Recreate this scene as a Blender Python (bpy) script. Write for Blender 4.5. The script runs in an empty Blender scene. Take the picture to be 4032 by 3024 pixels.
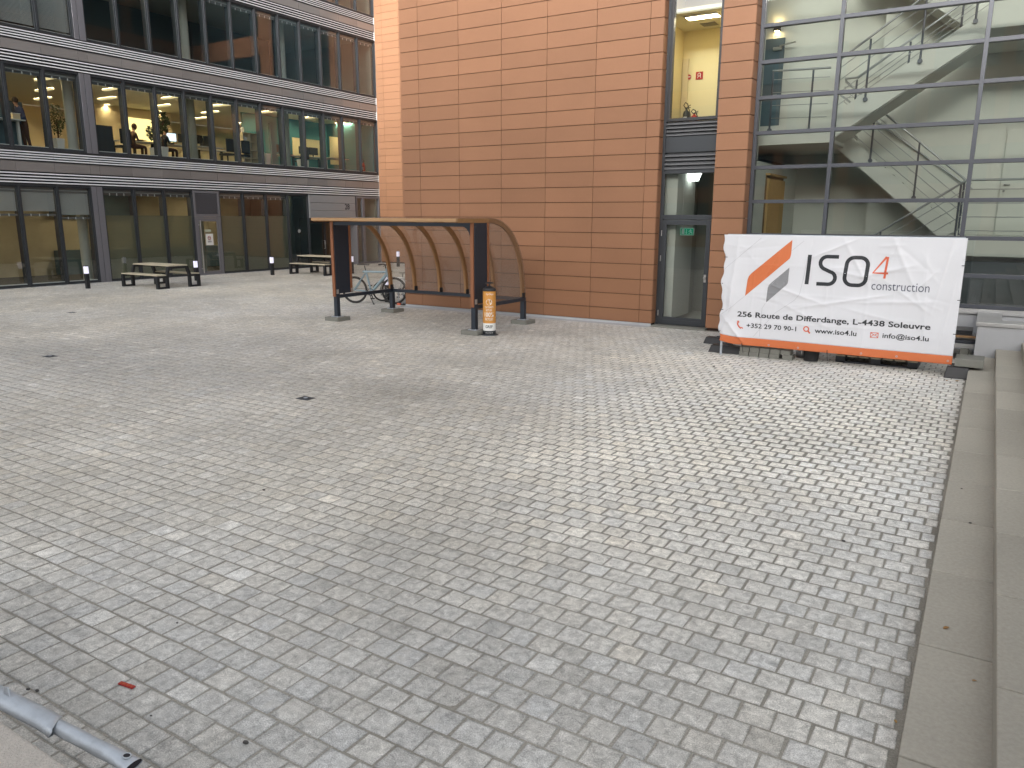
import bpy, bmesh, math, random
import numpy as np
from mathutils import Vector, Matrix
random.seed(7); np.random.seed(7)
R = math.radians
scene = bpy.context.scene
COL = scene.collection

# ------------------------------------------------------------------ camera
CAMZ = 2.295
yaw, pitch, roll = R(31.76018), R(12.33795), R(0.26028)
fw = Vector((-math.sin(yaw)*math.cos(pitch), math.cos(yaw)*math.cos(pitch), -math.sin(pitch)))
rt = Vector((math.cos(yaw), math.sin(yaw), 0)); up = rt.cross(fw)
rt2 = rt*math.cos(roll)+up*math.sin(roll); up2 = -rt*math.sin(roll)+up*math.cos(roll)
cam = bpy.data.cameras.new('camera'); camo = bpy.data.objects.new('camera', cam); COL.objects.link(camo)
cam.sensor_fit = 'HORIZONTAL'; cam.sensor_width = 36.0; cam.lens = 36.0*3000.76/4032
cam.clip_start = 0.05; cam.clip_end = 500
M = Matrix.Identity(4)
for i in range(3):
    M[i][0] = rt2[i]; M[i][1] = up2[i]; M[i][2] = -fw[i]
M[2][3] = CAMZ
camo.matrix_world = M
scene.camera = camo

# ------------------------------------------------------------------ sky and sun (overcast)
SUN_EL, SUN_AZ = R(12), R(172)          # azimuth clockwise from +Y: behind the camera, slightly left
w = bpy.data.worlds.new('World'); scene.world = w; w.use_nodes = True
nt = w.node_tree; nt.nodes.clear()
sky = nt.nodes.new('ShaderNodeTexSky'); sky.sky_type = 'NISHITA'; sky.sun_disc = False
sky.sun_elevation = SUN_EL; sky.sun_rotation = SUN_AZ
sky.air_density = 1.0; sky.dust_density = 4.0; sky.ozone_density = 1.0
hs = nt.nodes.new('ShaderNodeHueSaturation'); hs.inputs['Saturation'].default_value = 0.22
bg = nt.nodes.new('ShaderNodeBackground'); bg.inputs['Strength'].default_value = 0.15
wo = nt.nodes.new('ShaderNodeOutputWorld')
nt.links.new(sky.outputs[0], hs.inputs['Color']); nt.links.new(hs.outputs[0], bg.inputs['Color']); nt.links.new(bg.outputs[0], wo.inputs[0])
sl = bpy.data.lights.new('sun', 'SUN'); sl.energy = 2.0; sl.angle = R(12); sl.color = (1.0, 0.96, 0.9)
so = bpy.data.objects.new('sun', sl); COL.objects.link(so)
sd = Vector((math.sin(SUN_AZ)*math.cos(SUN_EL), math.cos(SUN_AZ)*math.cos(SUN_EL), math.sin(SUN_EL)))
so.rotation_euler = sd.to_track_quat('Z', 'Y').to_euler()
so.location = (0, -20, 40)
vs = scene.view_settings
vs.view_transform = 'Standard'; vs.look = 'None'; vs.gamma = 1.0; vs.exposure = 1.7; vs.use_curve_mapping = False
cy = scene.cycles
cy.max_bounces = 10; cy.transparent_max_bounces = 16; cy.diffuse_bounces = 4; cy.glossy_bounces = 4
cy.transmission_bounces = 4; cy.sample_clamp_indirect = 6.0; cy.caustics_reflective = False; cy.caustics_refractive = False
cy.use_denoising = True

# ------------------------------------------------------------------ materials
def newmat(name):
    m = bpy.data.materials.new(name); m.use_nodes = True; m.node_tree.nodes.clear()
    return m, m.node_tree.nodes, m.node_tree.links
def mat(name, col, rough=0.6, metal=0.0, nscale=0, namt=0.0, bscale=0, bamt=0.0, spec=0.5, tone=0.0, stretch=None, emit=None, coat=0.0, dirt=0.0):
    m, N, L = newmat(name)
    out = N.new('ShaderNodeOutputMaterial'); p = N.new('ShaderNodeBsdfPrincipled')
    L.new(p.outputs[0], out.inputs[0])
    p.inputs['Roughness'].default_value = rough; p.inputs['Metallic'].default_value = metal
    p.inputs['Specular IOR Level'].default_value = spec; p.inputs['Coat Weight'].default_value = coat
    c4 = (*col, 1)
    p.inputs['Base Color'].default_value = c4
    tc = N.new('ShaderNodeTexCoord'); vec = tc.outputs['Object']
    if stretch:
        mp = N.new('ShaderNodeMapping'); mp.inputs['Scale'].default_value = stretch; L.new(vec, mp.inputs[0]); vec = mp.outputs[0]
    cur = None
    def mult(fac_socket, lo, hi):
        nonlocal cur
        mr = N.new('ShaderNodeMapRange'); mr.inputs['To Min'].default_value = lo; mr.inputs['To Max'].default_value = hi
        L.new(fac_socket, mr.inputs[0])
        mx = N.new('ShaderNodeMix'); mx.data_type = 'RGBA'; mx.blend_type = 'MULTIPLY'; mx.inputs[0].default_value = 1
        if cur is None: mx.inputs[6].default_value = c4
        else: L.new(cur, mx.inputs[6])
        L.new(mr.outputs[0], mx.inputs[7]); cur = mx.outputs[2]
    if namt:
        n = N.new('ShaderNodeTexNoise'); n.inputs['Scale'].default_value = nscale; n.inputs['Detail'].default_value = 6; n.inputs['Roughness'].default_value = 0.62
        L.new(vec, n.inputs['Vector']); mult(n.outputs[0], 1-namt, 1+namt)
    if dirt:
        n = N.new('ShaderNodeTexNoise'); n.inputs['Scale'].default_value = 0.7; n.inputs['Detail'].default_value = 8
        L.new(tc.outputs['Object'], n.inputs['Vector']); mult(n.outputs[0], 1-dirt, 1+dirt)
    if tone:
        a = N.new('ShaderNodeAttribute'); a.attribute_name = 'tone'; mult(a.outputs['Fac'], 1-tone, 1+tone)
    if cur is not None: L.new(cur, p.inputs['Base Color'])
    if bamt:
        n = N.new('ShaderNodeTexNoise'); n.inputs['Scale'].default_value = bscale; n.inputs['Detail'].default_value = 4
        L.new(vec, n.inputs['Vector'])
        b = N.new('ShaderNodeBump'); b.inputs['Strength'].default_value = bamt; b.inputs['Distance'].default_value = 0.01
        L.new(n.outputs[0], b.inputs['Height']); L.new(b.outputs[0], p.inputs['Normal'])
    if emit:
        p.inputs['Emission Color'].default_value = (*emit[0], 1); p.inputs['Emission Strength'].default_value = emit[1]
    return m
def glassmat(name, tint, base=0.06, gain=0.8, power=4.0, rough=0.0, haze=0.0, hazecol=(.5,.5,.5), wavy=0.0):
    m, N, L = newmat(name)
    out = N.new('ShaderNodeOutputMaterial'); t = N.new('ShaderNodeBsdfTransparent'); t.inputs[0].default_value = (*tint, 1)
    g = N.new('ShaderNodeBsdfGlossy'); g.inputs[0].default_value = (0.95, 0.95, 0.95, 1); g.inputs['Roughness'].default_value = rough
    lw = N.new('ShaderNodeLayerWeight'); lw.inputs[0].default_value = 0.5
    pw = N.new('ShaderNodeMath'); pw.operation = 'POWER'; pw.inputs[1].default_value = power; L.new(lw.outputs['Facing'], pw.inputs[0])
    ma = N.new('ShaderNodeMath'); ma.operation = 'MULTIPLY_ADD'; ma.inputs[1].default_value = gain; ma.inputs[2].default_value = base; ma.use_clamp = True
    L.new(pw.outputs[0], ma.inputs[0])
    mx = N.new('ShaderNodeMixShader'); L.new(ma.outputs[0], mx.inputs[0])
    src = t.outputs[0]
    if haze:
        d = N.new('ShaderNodeBsdfDiffuse'); d.inputs[0].default_value = (*hazecol, 1)
        tl = N.new('ShaderNodeBsdfTranslucent'); tl.inputs[0].default_value = (*hazecol, 1)
        m0 = N.new('ShaderNodeMixShader'); m0.inputs[0].default_value = 0.5; L.new(d.outputs[0], m0.inputs[1]); L.new(tl.outputs[0], m0.inputs[2])
        m1 = N.new('ShaderNodeMixShader'); m1.inputs[0].default_value = haze; L.new(t.outputs[0], m1.inputs[1]); L.new(m0.outputs[0], m1.inputs[2]); src = m1.outputs[0]
    if wavy:
        tc = N.new('ShaderNodeTexCoord'); n = N.new('ShaderNodeTexNoise'); n.inputs['Scale'].default_value = 0.8; n.inputs['Detail'].default_value = 1
        L.new(tc.outputs['Object'], n.inputs['Vector']); b = N.new('ShaderNodeBump'); b.inputs['Strength'].default_value = wavy; b.inputs['Distance'].default_value = 0.02
        L.new(n.outputs[0], b.inputs['Height']); L.new(b.outputs[0], g.inputs['Normal'])
    L.new(src, mx.inputs[1]); L.new(g.outputs[0], mx.inputs[2]); L.new(mx.outputs[0], out.inputs[0])
    return m
def emitmat(name, col, s):
    m, N, L = newmat(name)
    out = N.new('ShaderNodeOutputMaterial'); e = N.new('ShaderNodeEmission'); e.inputs[0].default_value = (*col, 1); e.inputs[1].default_value = s
    L.new(e.outputs[0], out.inputs[0]); return m

MT = {}
MT['terra'] = mat('terracotta', (0.262, 0.129, 0.070), 0.55, 0, 30, 0.06, 220, 0.06, 0.35, tone=0.12, dirt=0.13)
MT['terra_back_lit'] = mat('terracotta_rear_lit', (0.29, 0.150, 0.084), 0.5, 0, 30, 0.05, 220, 0.05, 0.4, tone=0.12, dirt=0.08)  # same terracotta, lightened to carry the stronger light on the rear wall
MT['gap'] = mat('joint_shadow_gap', (0.035, 0.02, 0.016), 0.9)
MT['frame'] = mat('anthracite_aluminium', (0.046, 0.052, 0.060), 0.42, 0.3, 60, 0.05)
MT['frame_blue'] = mat('blue_grey_aluminium', (0.068, 0.074, 0.090), 0.42, 0.25, 60, 0.05)
MT['frame_dark'] = mat('dark_bronze_frame', (0.040, 0.041, 0.045), 0.45, 0.3)
MT['pillar'] = mat('pillar_cladding', (0.20, 0.20, 0.225), 0.4, 0.3, 8, 0.06)
MT['slat'] = mat('pale_louvre_slat', (0.68, 0.69, 0.71), 0.4, 0.0)
MT['slat_grey'] = mat('grey_louvre_slat', (0.14, 0.145, 0.155), 0.4, 0.3)
MT['void'] = mat('louvre_void', (0.018, 0.016, 0.022), 0.8)
MT['bronze'] = mat('bronze_spandrel', (0.30, 0.285, 0.282), 0.30, 0.35, 1.1, 0.16, tone=0.08)
MT['steel_panel'] = mat('brushed_panel', (0.33, 0.34, 0.36), 0.4, 0.25, 3, 0.12, stretch=(1, 1, 12))
MT['glass'] = glassmat('window_glass', (0.88, 0.93, 0.91), 0.08, 1.0, 2.8, wavy=0.05)
MT['glass_clear'] = glassmat('clear_glass', (0.80, 0.84, 0.82), 0.11, 0.9, 3.0, wavy=0.05)
MT['glass_dark'] = glassmat('dark_glass', (0.25, 0.32, 0.33), 0.08, 0.9, 3.0, wavy=0.05, haze=.7, hazecol=(0.085, 0.145, 0.175))  # bluish diffuse share paints in the sky reflected by these panes
MT['glass_black'] = glassmat('black_glass', (0.22, 0.28, 0.29), 0.07, 0.9, 3.0, wavy=0.05, haze=.12, hazecol=(0.04, 0.06, 0.07))
MT['film'] = glassmat('frosted_film', (0.70, 0.68, 0.55), 0.0, 0.0, 3.0, haze=0.62, hazecol=(0.27, 0.29, 0.235))
MT['sheet'] = glassmat('polycarbonate', (0.80, 0.79, 0.77), 0.05, 0.7, 3.5, rough=0.08, haze=0.16, hazecol=(0.62, 0.60, 0.58))
MT['sheet_side'] = glassmat('polycarbonate_side', (0.86, 0.85, 0.83), 0.05, 0.7, 3.5, rough=0.05, haze=0.07, hazecol=(0.6, 0.58, 0.56))
MT['cream'] = mat('cream_wall', (0.72, 0.60, 0.40), 0.8, 0, 2, 0.03)
MT['tan_wall'] = mat('tan_wall', (0.42, 0.36, 0.25), 0.8, 0, 1.2, 0.25)
MT['white_wall'] = mat('white_wall', (0.545, 0.55, 0.505), 0.8, 0, 2, 0.04)
MT['yellow_wall'] = mat('warm_corridor_wall', (0.78, 0.68, 0.42), 0.8, 0, 2, 0.03)
MT['grey_wall'] = mat('grey_wall', (0.34, 0.35, 0.30), 0.8, 0, 2, 0.03)
MT['teal'] = mat('teal_wall', (0.05, 0.20, 0.24), 0.8)
MT['dark_wall'] = mat('dark_blue_wall', (0.085, 0.135, 0.165), 0.8)
MT['reflection_dark'] = mat('dark_reflection', (0.045, 0.056, 0.062), 0.7)  # colour of the dark reflection low in the stairwell glass
MT['ceil'] = mat('ceiling_tile', (0.70, 0.66, 0.52), 0.9, 0, 3, 0.03)
MT['carpet'] = mat('dark_carpet', (0.06, 0.055, 0.05), 0.95, 0, 40, 0.2)
MT['slab'] = mat('concrete_slab', (0.30, 0.30, 0.29), 0.85, 0, 5, 0.1)
MT['blind'] = mat('grey_blind', (0.42, 0.43, 0.44), 0.7, 0, 2, 0.03)
MT['blind_rail'] = mat('blind_rail', (0.16, 0.17, 0.18), 0.5, 0.3)
MT['white'] = mat('white_paint', (0.80, 0.80, 0.79), 0.5, 0, 6, 0.03)
MT['black'] = mat('black_plastic', (0.018, 0.018, 0.02), 0.5, 0, 20, 0.2)
MT['black_steel'] = mat('black_powder_coat', (0.016, 0.018, 0.022), 0.45, 0.1, 40, 0.15, 300, 0.05)
MT['navy_steel'] = mat('anthracite_powder_coat', (0.020, 0.028, 0.042), 0.45, 0.1, 40, 0.12, 300, 0.05)
MT['wood'] = mat('larch_glulam', (0.36, 0.215, 0.105), 0.6, 0, 6, 0.28, 30, 0.12, stretch=(0.6, 6, 6))
MT['wood_v'] = mat('stained_larch_batten', (0.24, 0.092, 0.040), 0.6, 0, 6, 0.28, 30, 0.12, stretch=(9, 9, 0.8))
MT['wood_rib'] = mat('glulam_rib', (0.27, 0.14, 0.057), 0.6, 0, 7, 0.28, 30, 0.12, stretch=(8, 1.5, 1.5))
MT['bench_wood'] = mat('weathered_boards', (0.52, 0.47, 0.36), 0.75, 0, 5, 0.2, 40, 0.15, stretch=(1, 10, 10))
MT['concrete'] = mat('concrete', (0.20, 0.20, 0.178), 0.9, 0, 9, 0.16, 90, 0.3)
MT['concrete_pale'] = mat('grey_render_wall', (0.42, 0.43, 0.45), 0.85, 0, 3, 0.10, 120, 0.1, dirt=0.12)
MT['cap'] = mat('metal_coping', (0.50, 0.50, 0.50), 0.35, 0.5, 5, 0.1)
MT['step'] = mat('step_slab', (0.385, 0.362, 0.312), 0.8, 0, 45, 0.24, 200, 0.30, 0.3, tone=0.14, dirt=0.24)
MT['parapet'] = mat('parapet_stone', (0.50, 0.465, 0.425), 0.9, 0, 95, 0.34, 150, 0.7, dirt=0.12)
MT['galv'] = mat('galvanised_steel', (0.46, 0.50, 0.55), 0.50, 0.5, 16, 0.30, 60, 0.25)
MT['inox'] = mat('brushed_stainless', (0.55, 0.55, 0.54), 0.3, 0.85)
MT['inox_dark'] = mat('stair_stainless', (0.33, 0.34, 0.34), 0.35, 0.6)
MT['orange'] = mat('orange_vinyl', (0.62, 0.285, 0.06), 0.4, 0, 3, 0.05)
MT['banner'] = mat('white_banner_vinyl', (0.66, 0.67, 0.71), 0.5, 0, 2, 0.04)
MT['ban_orange'] = mat('banner_orange', (0.60, 0.16, 0.055), 0.5, 0, 3, 0.08)
MT['ban_red'] = mat('banner_red_orange', (0.66, 0.13, 0.06), 0.5)
MT['ban_grey'] = mat('banner_grey', (0.23, 0.235, 0.25), 0.5)
MT['ban_ink'] = mat('banner_ink', (0.022, 0.026, 0.032), 0.5)
MT['ban_slate'] = mat('banner_slate', (0.075, 0.085, 0.13), 0.5)
MT['ban_line'] = mat('banner_hairline', (0.42, 0.43, 0.46), 0.5)
MT['bluebike'] = mat('pale_blue_frame', (0.27, 0.38, 0.44), 0.35, 0.1)
MT['rubber'] = mat('tyre_rubber', (0.022, 0.021, 0.020), 0.75, 0, 40, 0.2)
MT['red'] = mat('red_paint', (0.42, 0.02, 0.015), 0.4)
MT['green'] = mat('exit_green', (0.0, 0.20, 0.10), 0.4, emit=((0.0, 0.5, 0.28), 0.12))
MT['iron'] = mat('cast_iron', (0.07, 0.078, 0.09), 0.5, 0.5, 60, 0.2, 200, 0.3)
MT['leaf_dark'] = mat('leaf_green', (0.035, 0.07, 0.02), 0.6, tone=0.5)
MT['leaf_dry'] = mat('dry_leaf', (0.28, 0.15, 0.05), 0.8)
MT['stone'] = mat('pebble_stone', (0.09, 0.085, 0.08), 0.8, 0, 60, 0.2)
MT['skin'] = mat('skin', (0.50, 0.28, 0.18), 0.55)
MT['hair'] = mat('dark_hair', (0.02, 0.014, 0.010), 0.7)
MT['trouser'] = mat('brown_trousers', (0.07, 0.03, 0.02), 0.85)
MT['shirt_blue'] = mat('dark_blue_shirt', (0.03, 0.05, 0.12), 0.85)
MT['shirt_dark'] = mat('dark_jumper', (0.02, 0.022, 0.03), 0.85)
MT['shirt_brown'] = mat('brown_jumper', (0.10, 0.055, 0.03), 0.85)
MT['strip'] = emitmat('strip_lamp', (1.0, 0.80, 0.46), 30.0)
MT['strip_corridor'] = emitmat('corridor_lamp', (1.0, 0.84, 0.52), 11.0)
MT['strip_side'] = emitmat('strip_housing_glow', (1.0, 0.80, 0.42), 0.30)
MT['strip_core'] = emitmat('strip_core', (1.0, 0.78, 0.44), 36.0)
MT['strip_dim'] = emitmat('canteen_lamp', (1.0, 0.82, 0.52), 26.0)
MT['lamp_white'] = emitmat('lamp_white', (0.93, 1.0, 0.97), 2.2)
MT['lamp_warm'] = emitmat('lamp_warm', (1.0, 0.72, 0.33), 30.0)
MT['screen'] = emitmat('screen_glow', (0.75, 0.88, 0.95), 0.55)
MT['bollard_head'] = mat('opal_diffuser', (0.80, 0.79, 0.90), 0.4, emit=((0.80, 0.78, 1.0), 0.22))
MT['amber'] = mat('oak_slats', (0.40, 0.25, 0.09), 0.6, 0, 8, 0.15)
MT['amber_dark'] = mat('oak_backing', (0.14, 0.08, 0.03), 0.7)
MT['grass_pane'] = mat('pale_green_bars', (0.45, 0.50, 0.42), 0.6)

# ------------------------------------------------------------------ mesh builder
class MB:
    def __init__(s): s.v = []; s.f = []; s.m = []; s.t = []; s.mi = 0; s.tone = 0.5; s.smooth = []
    def add(s, vs, fs, smooth=False):
        b = len(s.v); s.v += [tuple(p) for p in vs]
        for f in fs:
            s.f.append([b+i for i in f]); s.m.append(s.mi); s.t.append(s.tone); s.smooth.append(smooth)
    def box(s, x0, x1, y0, y1, z0, z1):
        if x0 > x1: x0, x1 = x1, x0
        if y0 > y1: y0, y1 = y1, y0
        if z0 > z1: z0, z1 = z1, z0
        v = [(x0,y0,z0),(x1,y0,z0),(x1,y1,z0),(x0,y1,z0),(x0,y0,z1),(x1,y0,z1),(x1,y1,z1),(x0,y1,z1)]
        s.add(v, [(0,3,2,1),(4,5,6,7),(0,1,5,4),(1,2,6,5),(2,3,7,6),(3,0,4,7)])
        return s
    def quad(s, a, b, c, d): s.add([a,b,c,d], [(0,1,2,3)]); return s
    def prism(s, poly, axis, a, b):
        # poly in the two other axes (x: (y,z), y: (x,z), z: (x,y))
        n = len(poly)
        def P(p, t):
            return (t,p[0],p[1]) if axis == 'x' else (p[0],t,p[1]) if axis == 'y' else (p[0],p[1],t)
        v = [P(p,a) for p in poly]+[P(p,b) for p in poly]
        fs = [tuple(range(n)), tuple(range(2*n-1, n-1, -1))]+[(i,i+n,(i+1)%n+n,(i+1)%n) for i in range(n)]
        s.add(v, fs); return s
    def tube(s, pts, r, n=10, cap=True, closed=False):
        pts = [Vector(p) for p in pts]; rr = r if isinstance(r, (list, tuple)) else [r]*len(pts)
        k = len(pts); vs = []; fs = []
        ref = None
        for i, p in enumerate(pts):
            if closed: t = pts[(i+1)%k]-pts[i-1]
            else: t = pts[min(i+1,k-1)]-pts[max(i-1,0)]
            t.normalize()
            if ref is None: ref = Vector((0,0,1)) if abs(t.z) < 0.9 else Vector((1,0,0))
            u = ref-t*ref.dot(t)
            if u.length < 1e-5: u = t.orthogonal()
            u.normalize(); ref = u; w_ = t.cross(u)
            for j in range(n):
                a = 2*math.pi*j/n; q = p+(u*math.cos(a)+w_*math.sin(a))*rr[i]; vs.append(q)
        rng = k if closed else k-1
        for i in range(rng):
            for j in range(n):
                a0 = i*n+j; a1 = i*n+(j+1)%n; i2 = (i+1)%k
                fs.append((a0, a1, i2*n+(j+1)%n, i2*n+j))
        s.add(vs, fs, True)
        if cap and not closed:
            s.add([vs[j] for j in range(n)], [tuple(range(n-1,-1,-1))])
            s.add([vs[(k-1)*n+j] for j in range(n)], [tuple(range(n))])
        return s
    def bar(s, p, q, w, h):       # rectangular bar
        p, q = Vector(p), Vector(q); t = (q-p).normalized()
        u = t.cross(Vector((0,0,1)))
        u = u.normalized() if u.length > 1e-4 else Vector((1,0,0))
        v_ = u.cross(t).normalized()
        vs = [e+u*(a*w/2)+v_*(b*h/2) for e in (p,q) for a,b in ((-1,-1),(1,-1),(1,1),(-1,1))]
        s.add(vs, [(0,1,2,3),(7,6,5,4),(0,4,5,1),(1,5,6,2),(2,6,7,3),(3,7,4,0)]); return s
    def lathe(s, cx, cy, prof, n=32):
        vs = []; fs = []; k = len(prof)
        for r, z in prof:
            for j in range(n):
                a = 2*math.pi*j/n; vs.append((cx+r*math.cos(a), cy+r*math.sin(a), z))
        for i in range(k-1):
            for j in range(n): fs.append((i*n+j, i*n+(j+1)%n, (i+1)*n+(j+1)%n, (i+1)*n+j))
        s.add(vs, fs, True)
        s.add([vs[j] for j in range(n)], [tuple(range(n-1,-1,-1))]); s.add([vs[(k-1)*n+j] for j in range(n)], [tuple(range(n))])
        return s
    def torus(s, c, ax, Rr, r, N=40, n=8):
        c = Vector(c); ax = Vector(ax).normalized(); u = ax.orthogonal().normalized(); v_ = ax.cross(u)
        s.tube([c+(u*math.cos(2*math.pi*i/N)+v_*math.sin(2*math.pi*i/N))*Rr for i in range(N)], r, n, closed=True); return s
    def ball(s, c, r, n=10, sc=(1,1,1)):
        vs = []; fs = []; k = n
        for i in range(k+1):
            th = math.pi*i/k
            for j in range(2*n):
                a = math.pi*j/n; vs.append((c[0]+r*sc[0]*math.sin(th)*math.cos(a), c[1]+r*sc[1]*math.sin(th)*math.sin(a), c[2]+r*sc[2]*math.cos(th)))
        for i in range(k):
            for j in range(2*n): fs.append((i*2*n+j, (i+1)*2*n+j, (i+1)*2*n+(j+1)%(2*n), i*2*n+(j+1)%(2*n)))
        s.add(vs, fs, True); return s
    def ring(s, axis, at0, at1, a0, a1, b0, b1, w_, wb=None):
        # rectangular frame in plane normal to axis; a,b = extents on the two other axes
        wb = wb if wb is not None else w_
        def bx(A0,A1,B0,B1):
            if axis == 'x': s.box(at0,at1,A0,A1,B0,B1)
            else: s.box(A0,A1,at0,at1,B0,B1)
        bx(a0,a0+w_,b0,b1); bx(a1-w_,a1,b0,b1); bx(a0+w_,a1-w_,b0,b0+wb); bx(a0+w_,a1-w_,b1-wb,b1); return s
    def build(s, name, m, parent=None, bevel=0, seg=2, label=None):
        me = bpy.data.meshes.new(name); off = rootloc(parent)
        me.from_pydata([(a-off[0], b-off[1], c-off[2]) for a,b,c in s.v], [], s.f)
        for q in (m if isinstance(m, (list,tuple)) else [m]): me.materials.append(MT[q])
        me.polygons.foreach_set('material_index', s.m); me.polygons.foreach_set('use_smooth', s.smooth)
        at = me.attributes.new('tone', 'FLOAT', 'FACE'); at.data.foreach_set('value', s.t)
        me.update()
        o = bpy.data.objects.new(name, me); COL.objects.link(o)
        if parent is not None: o.parent = parent
        if bevel:
            b = o.modifiers.new('bevel', 'BEVEL'); b.width = bevel; b.segments = seg; b.limit_method = 'ANGLE'; b.angle_limit = R(40)
        if label: o['label'] = label
        return o
def rootloc(p):
    x = [0,0,0]
    while p is not None:
        x = [x[i]+p.location[i] for i in range(3)]; p = p.parent
    return x
def tag(o, label, cat, group=None):
    o['label'] = label; o['category'] = cat
    if group: o['group'] = group
    return o
def thing(name, label, cat, loc=(0,0,0), group=None, rz=0):
    o = bpy.data.objects.new(name, None); COL.objects.link(o); o.location = loc; o.empty_display_size = 0.2
    o.rotation_euler = (0,0,rz)
    return tag(o, label, cat, group)
def struct(o): o['kind'] = 'structure'; return o
def dup(o, loc=None, rz=None, label=None, parent=None):
    c = o.copy(); COL.objects.link(c)
    if parent is not None: c.parent = parent
    if loc is not None: c.location = loc
    if rz is not None: c.rotation_euler = (0,0,rz)
    if label: c['label'] = label
    for ch in list(o.children): dup(ch, parent=c)
    return c
_tc = {}
def text2d(txt, width=None, height=None, bold=0.0, shear=0.0):
    key = (txt, bold, shear)
    if key not in _tc:
        cu = bpy.data.curves.new('txt', 'FONT'); cu.body = txt; cu.size = 1; cu.offset = bold; cu.resolution_u = 3; cu.shear = shear
        o = bpy.data.objects.new('txt', cu); COL.objects.link(o)
        dg = bpy.context.evaluated_depsgraph_get(); me = bpy.data.meshes.new_from_object(o.evaluated_get(dg))
        vs = [tuple(v.co) for v in me.vertices]; fs = [tuple(p.vertices) for p in me.polygons]
        bpy.data.objects.remove(o); bpy.data.curves.remove(cu); bpy.data.meshes.remove(me)
        _tc[key] = (vs, fs)
    vs, fs = _tc[key]
    x0 = min(v[0] for v in vs); x1 = max(v[0] for v in vs); y0 = min(v[1] for v in vs); y1 = max(v[1] for v in vs)
    sx = width/(x1-x0) if width else None; sy = height/(y1-y0) if height else None
    sx = sx or sy; sy = sy or sx
    return [((v[0]-x0)*sx, (v[1]-y0)*sy) for v in vs], fs
def hash01(*a):
    return (math.sin(sum(x*k for x,k in zip(a,(12.9898,78.233,37.719))))*43758.5453) % 1.0

# ------------------------------------------------------------------ ground
XF = -26.48            # plane of the office front (faces +X)
YT = 15.555            # plane of the tower front (faces -Y)
g = MB(); g.quad((-120,-120,-0.06),(120,-120,-0.06),(120,120,-0.06),(-120,120,-0.06)); struct(g.build('ground', 'slab'))

def sand_mat():
    m, N, L = newmat('paving_joint_sand'); out = N.new('ShaderNodeOutputMaterial'); p = N.new('ShaderNodeBsdfPrincipled'); L.new(p.outputs[0], out.inputs[0])
    p.inputs['Roughness'].default_value = 0.95; p.inputs['Specular IOR Level'].default_value = 0.2
    tc = N.new('ShaderNodeTexCoord'); n = N.new('ShaderNodeTexNoise'); n.inputs['Scale'].default_value = 130; n.inputs['Detail'].default_value = 3
    n2 = N.new('ShaderNodeTexNoise'); n2.inputs['Scale'].default_value = 0.9; n2.inputs['Detail'].default_value = 4
    L.new(tc.outputs['Object'], n.inputs['Vector']); L.new(tc.outputs['Object'], n2.inputs['Vector'])
    ad = N.new('ShaderNodeMath'); ad.operation = 'MULTIPLY'; L.new(n.outputs[0], ad.inputs[0]); L.new(n2.outputs[0], ad.inputs[1])
    r = N.new('ShaderNodeValToRGB'); r.color_ramp.elements[0].position = 0.1; r.color_ramp.elements[0].color = (0.20, 0.19, 0.165, 1)
    r.color_ramp.elements[1].position = 0.45; r.color_ramp.elements[1].color = (0.44, 0.42, 0.375, 1)
    L.new(ad.outputs[0], r.inputs[0]); L.new(r.outputs[0], p.inputs['Base Color']); return m
MT['sand'] = sand_mat()
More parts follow.
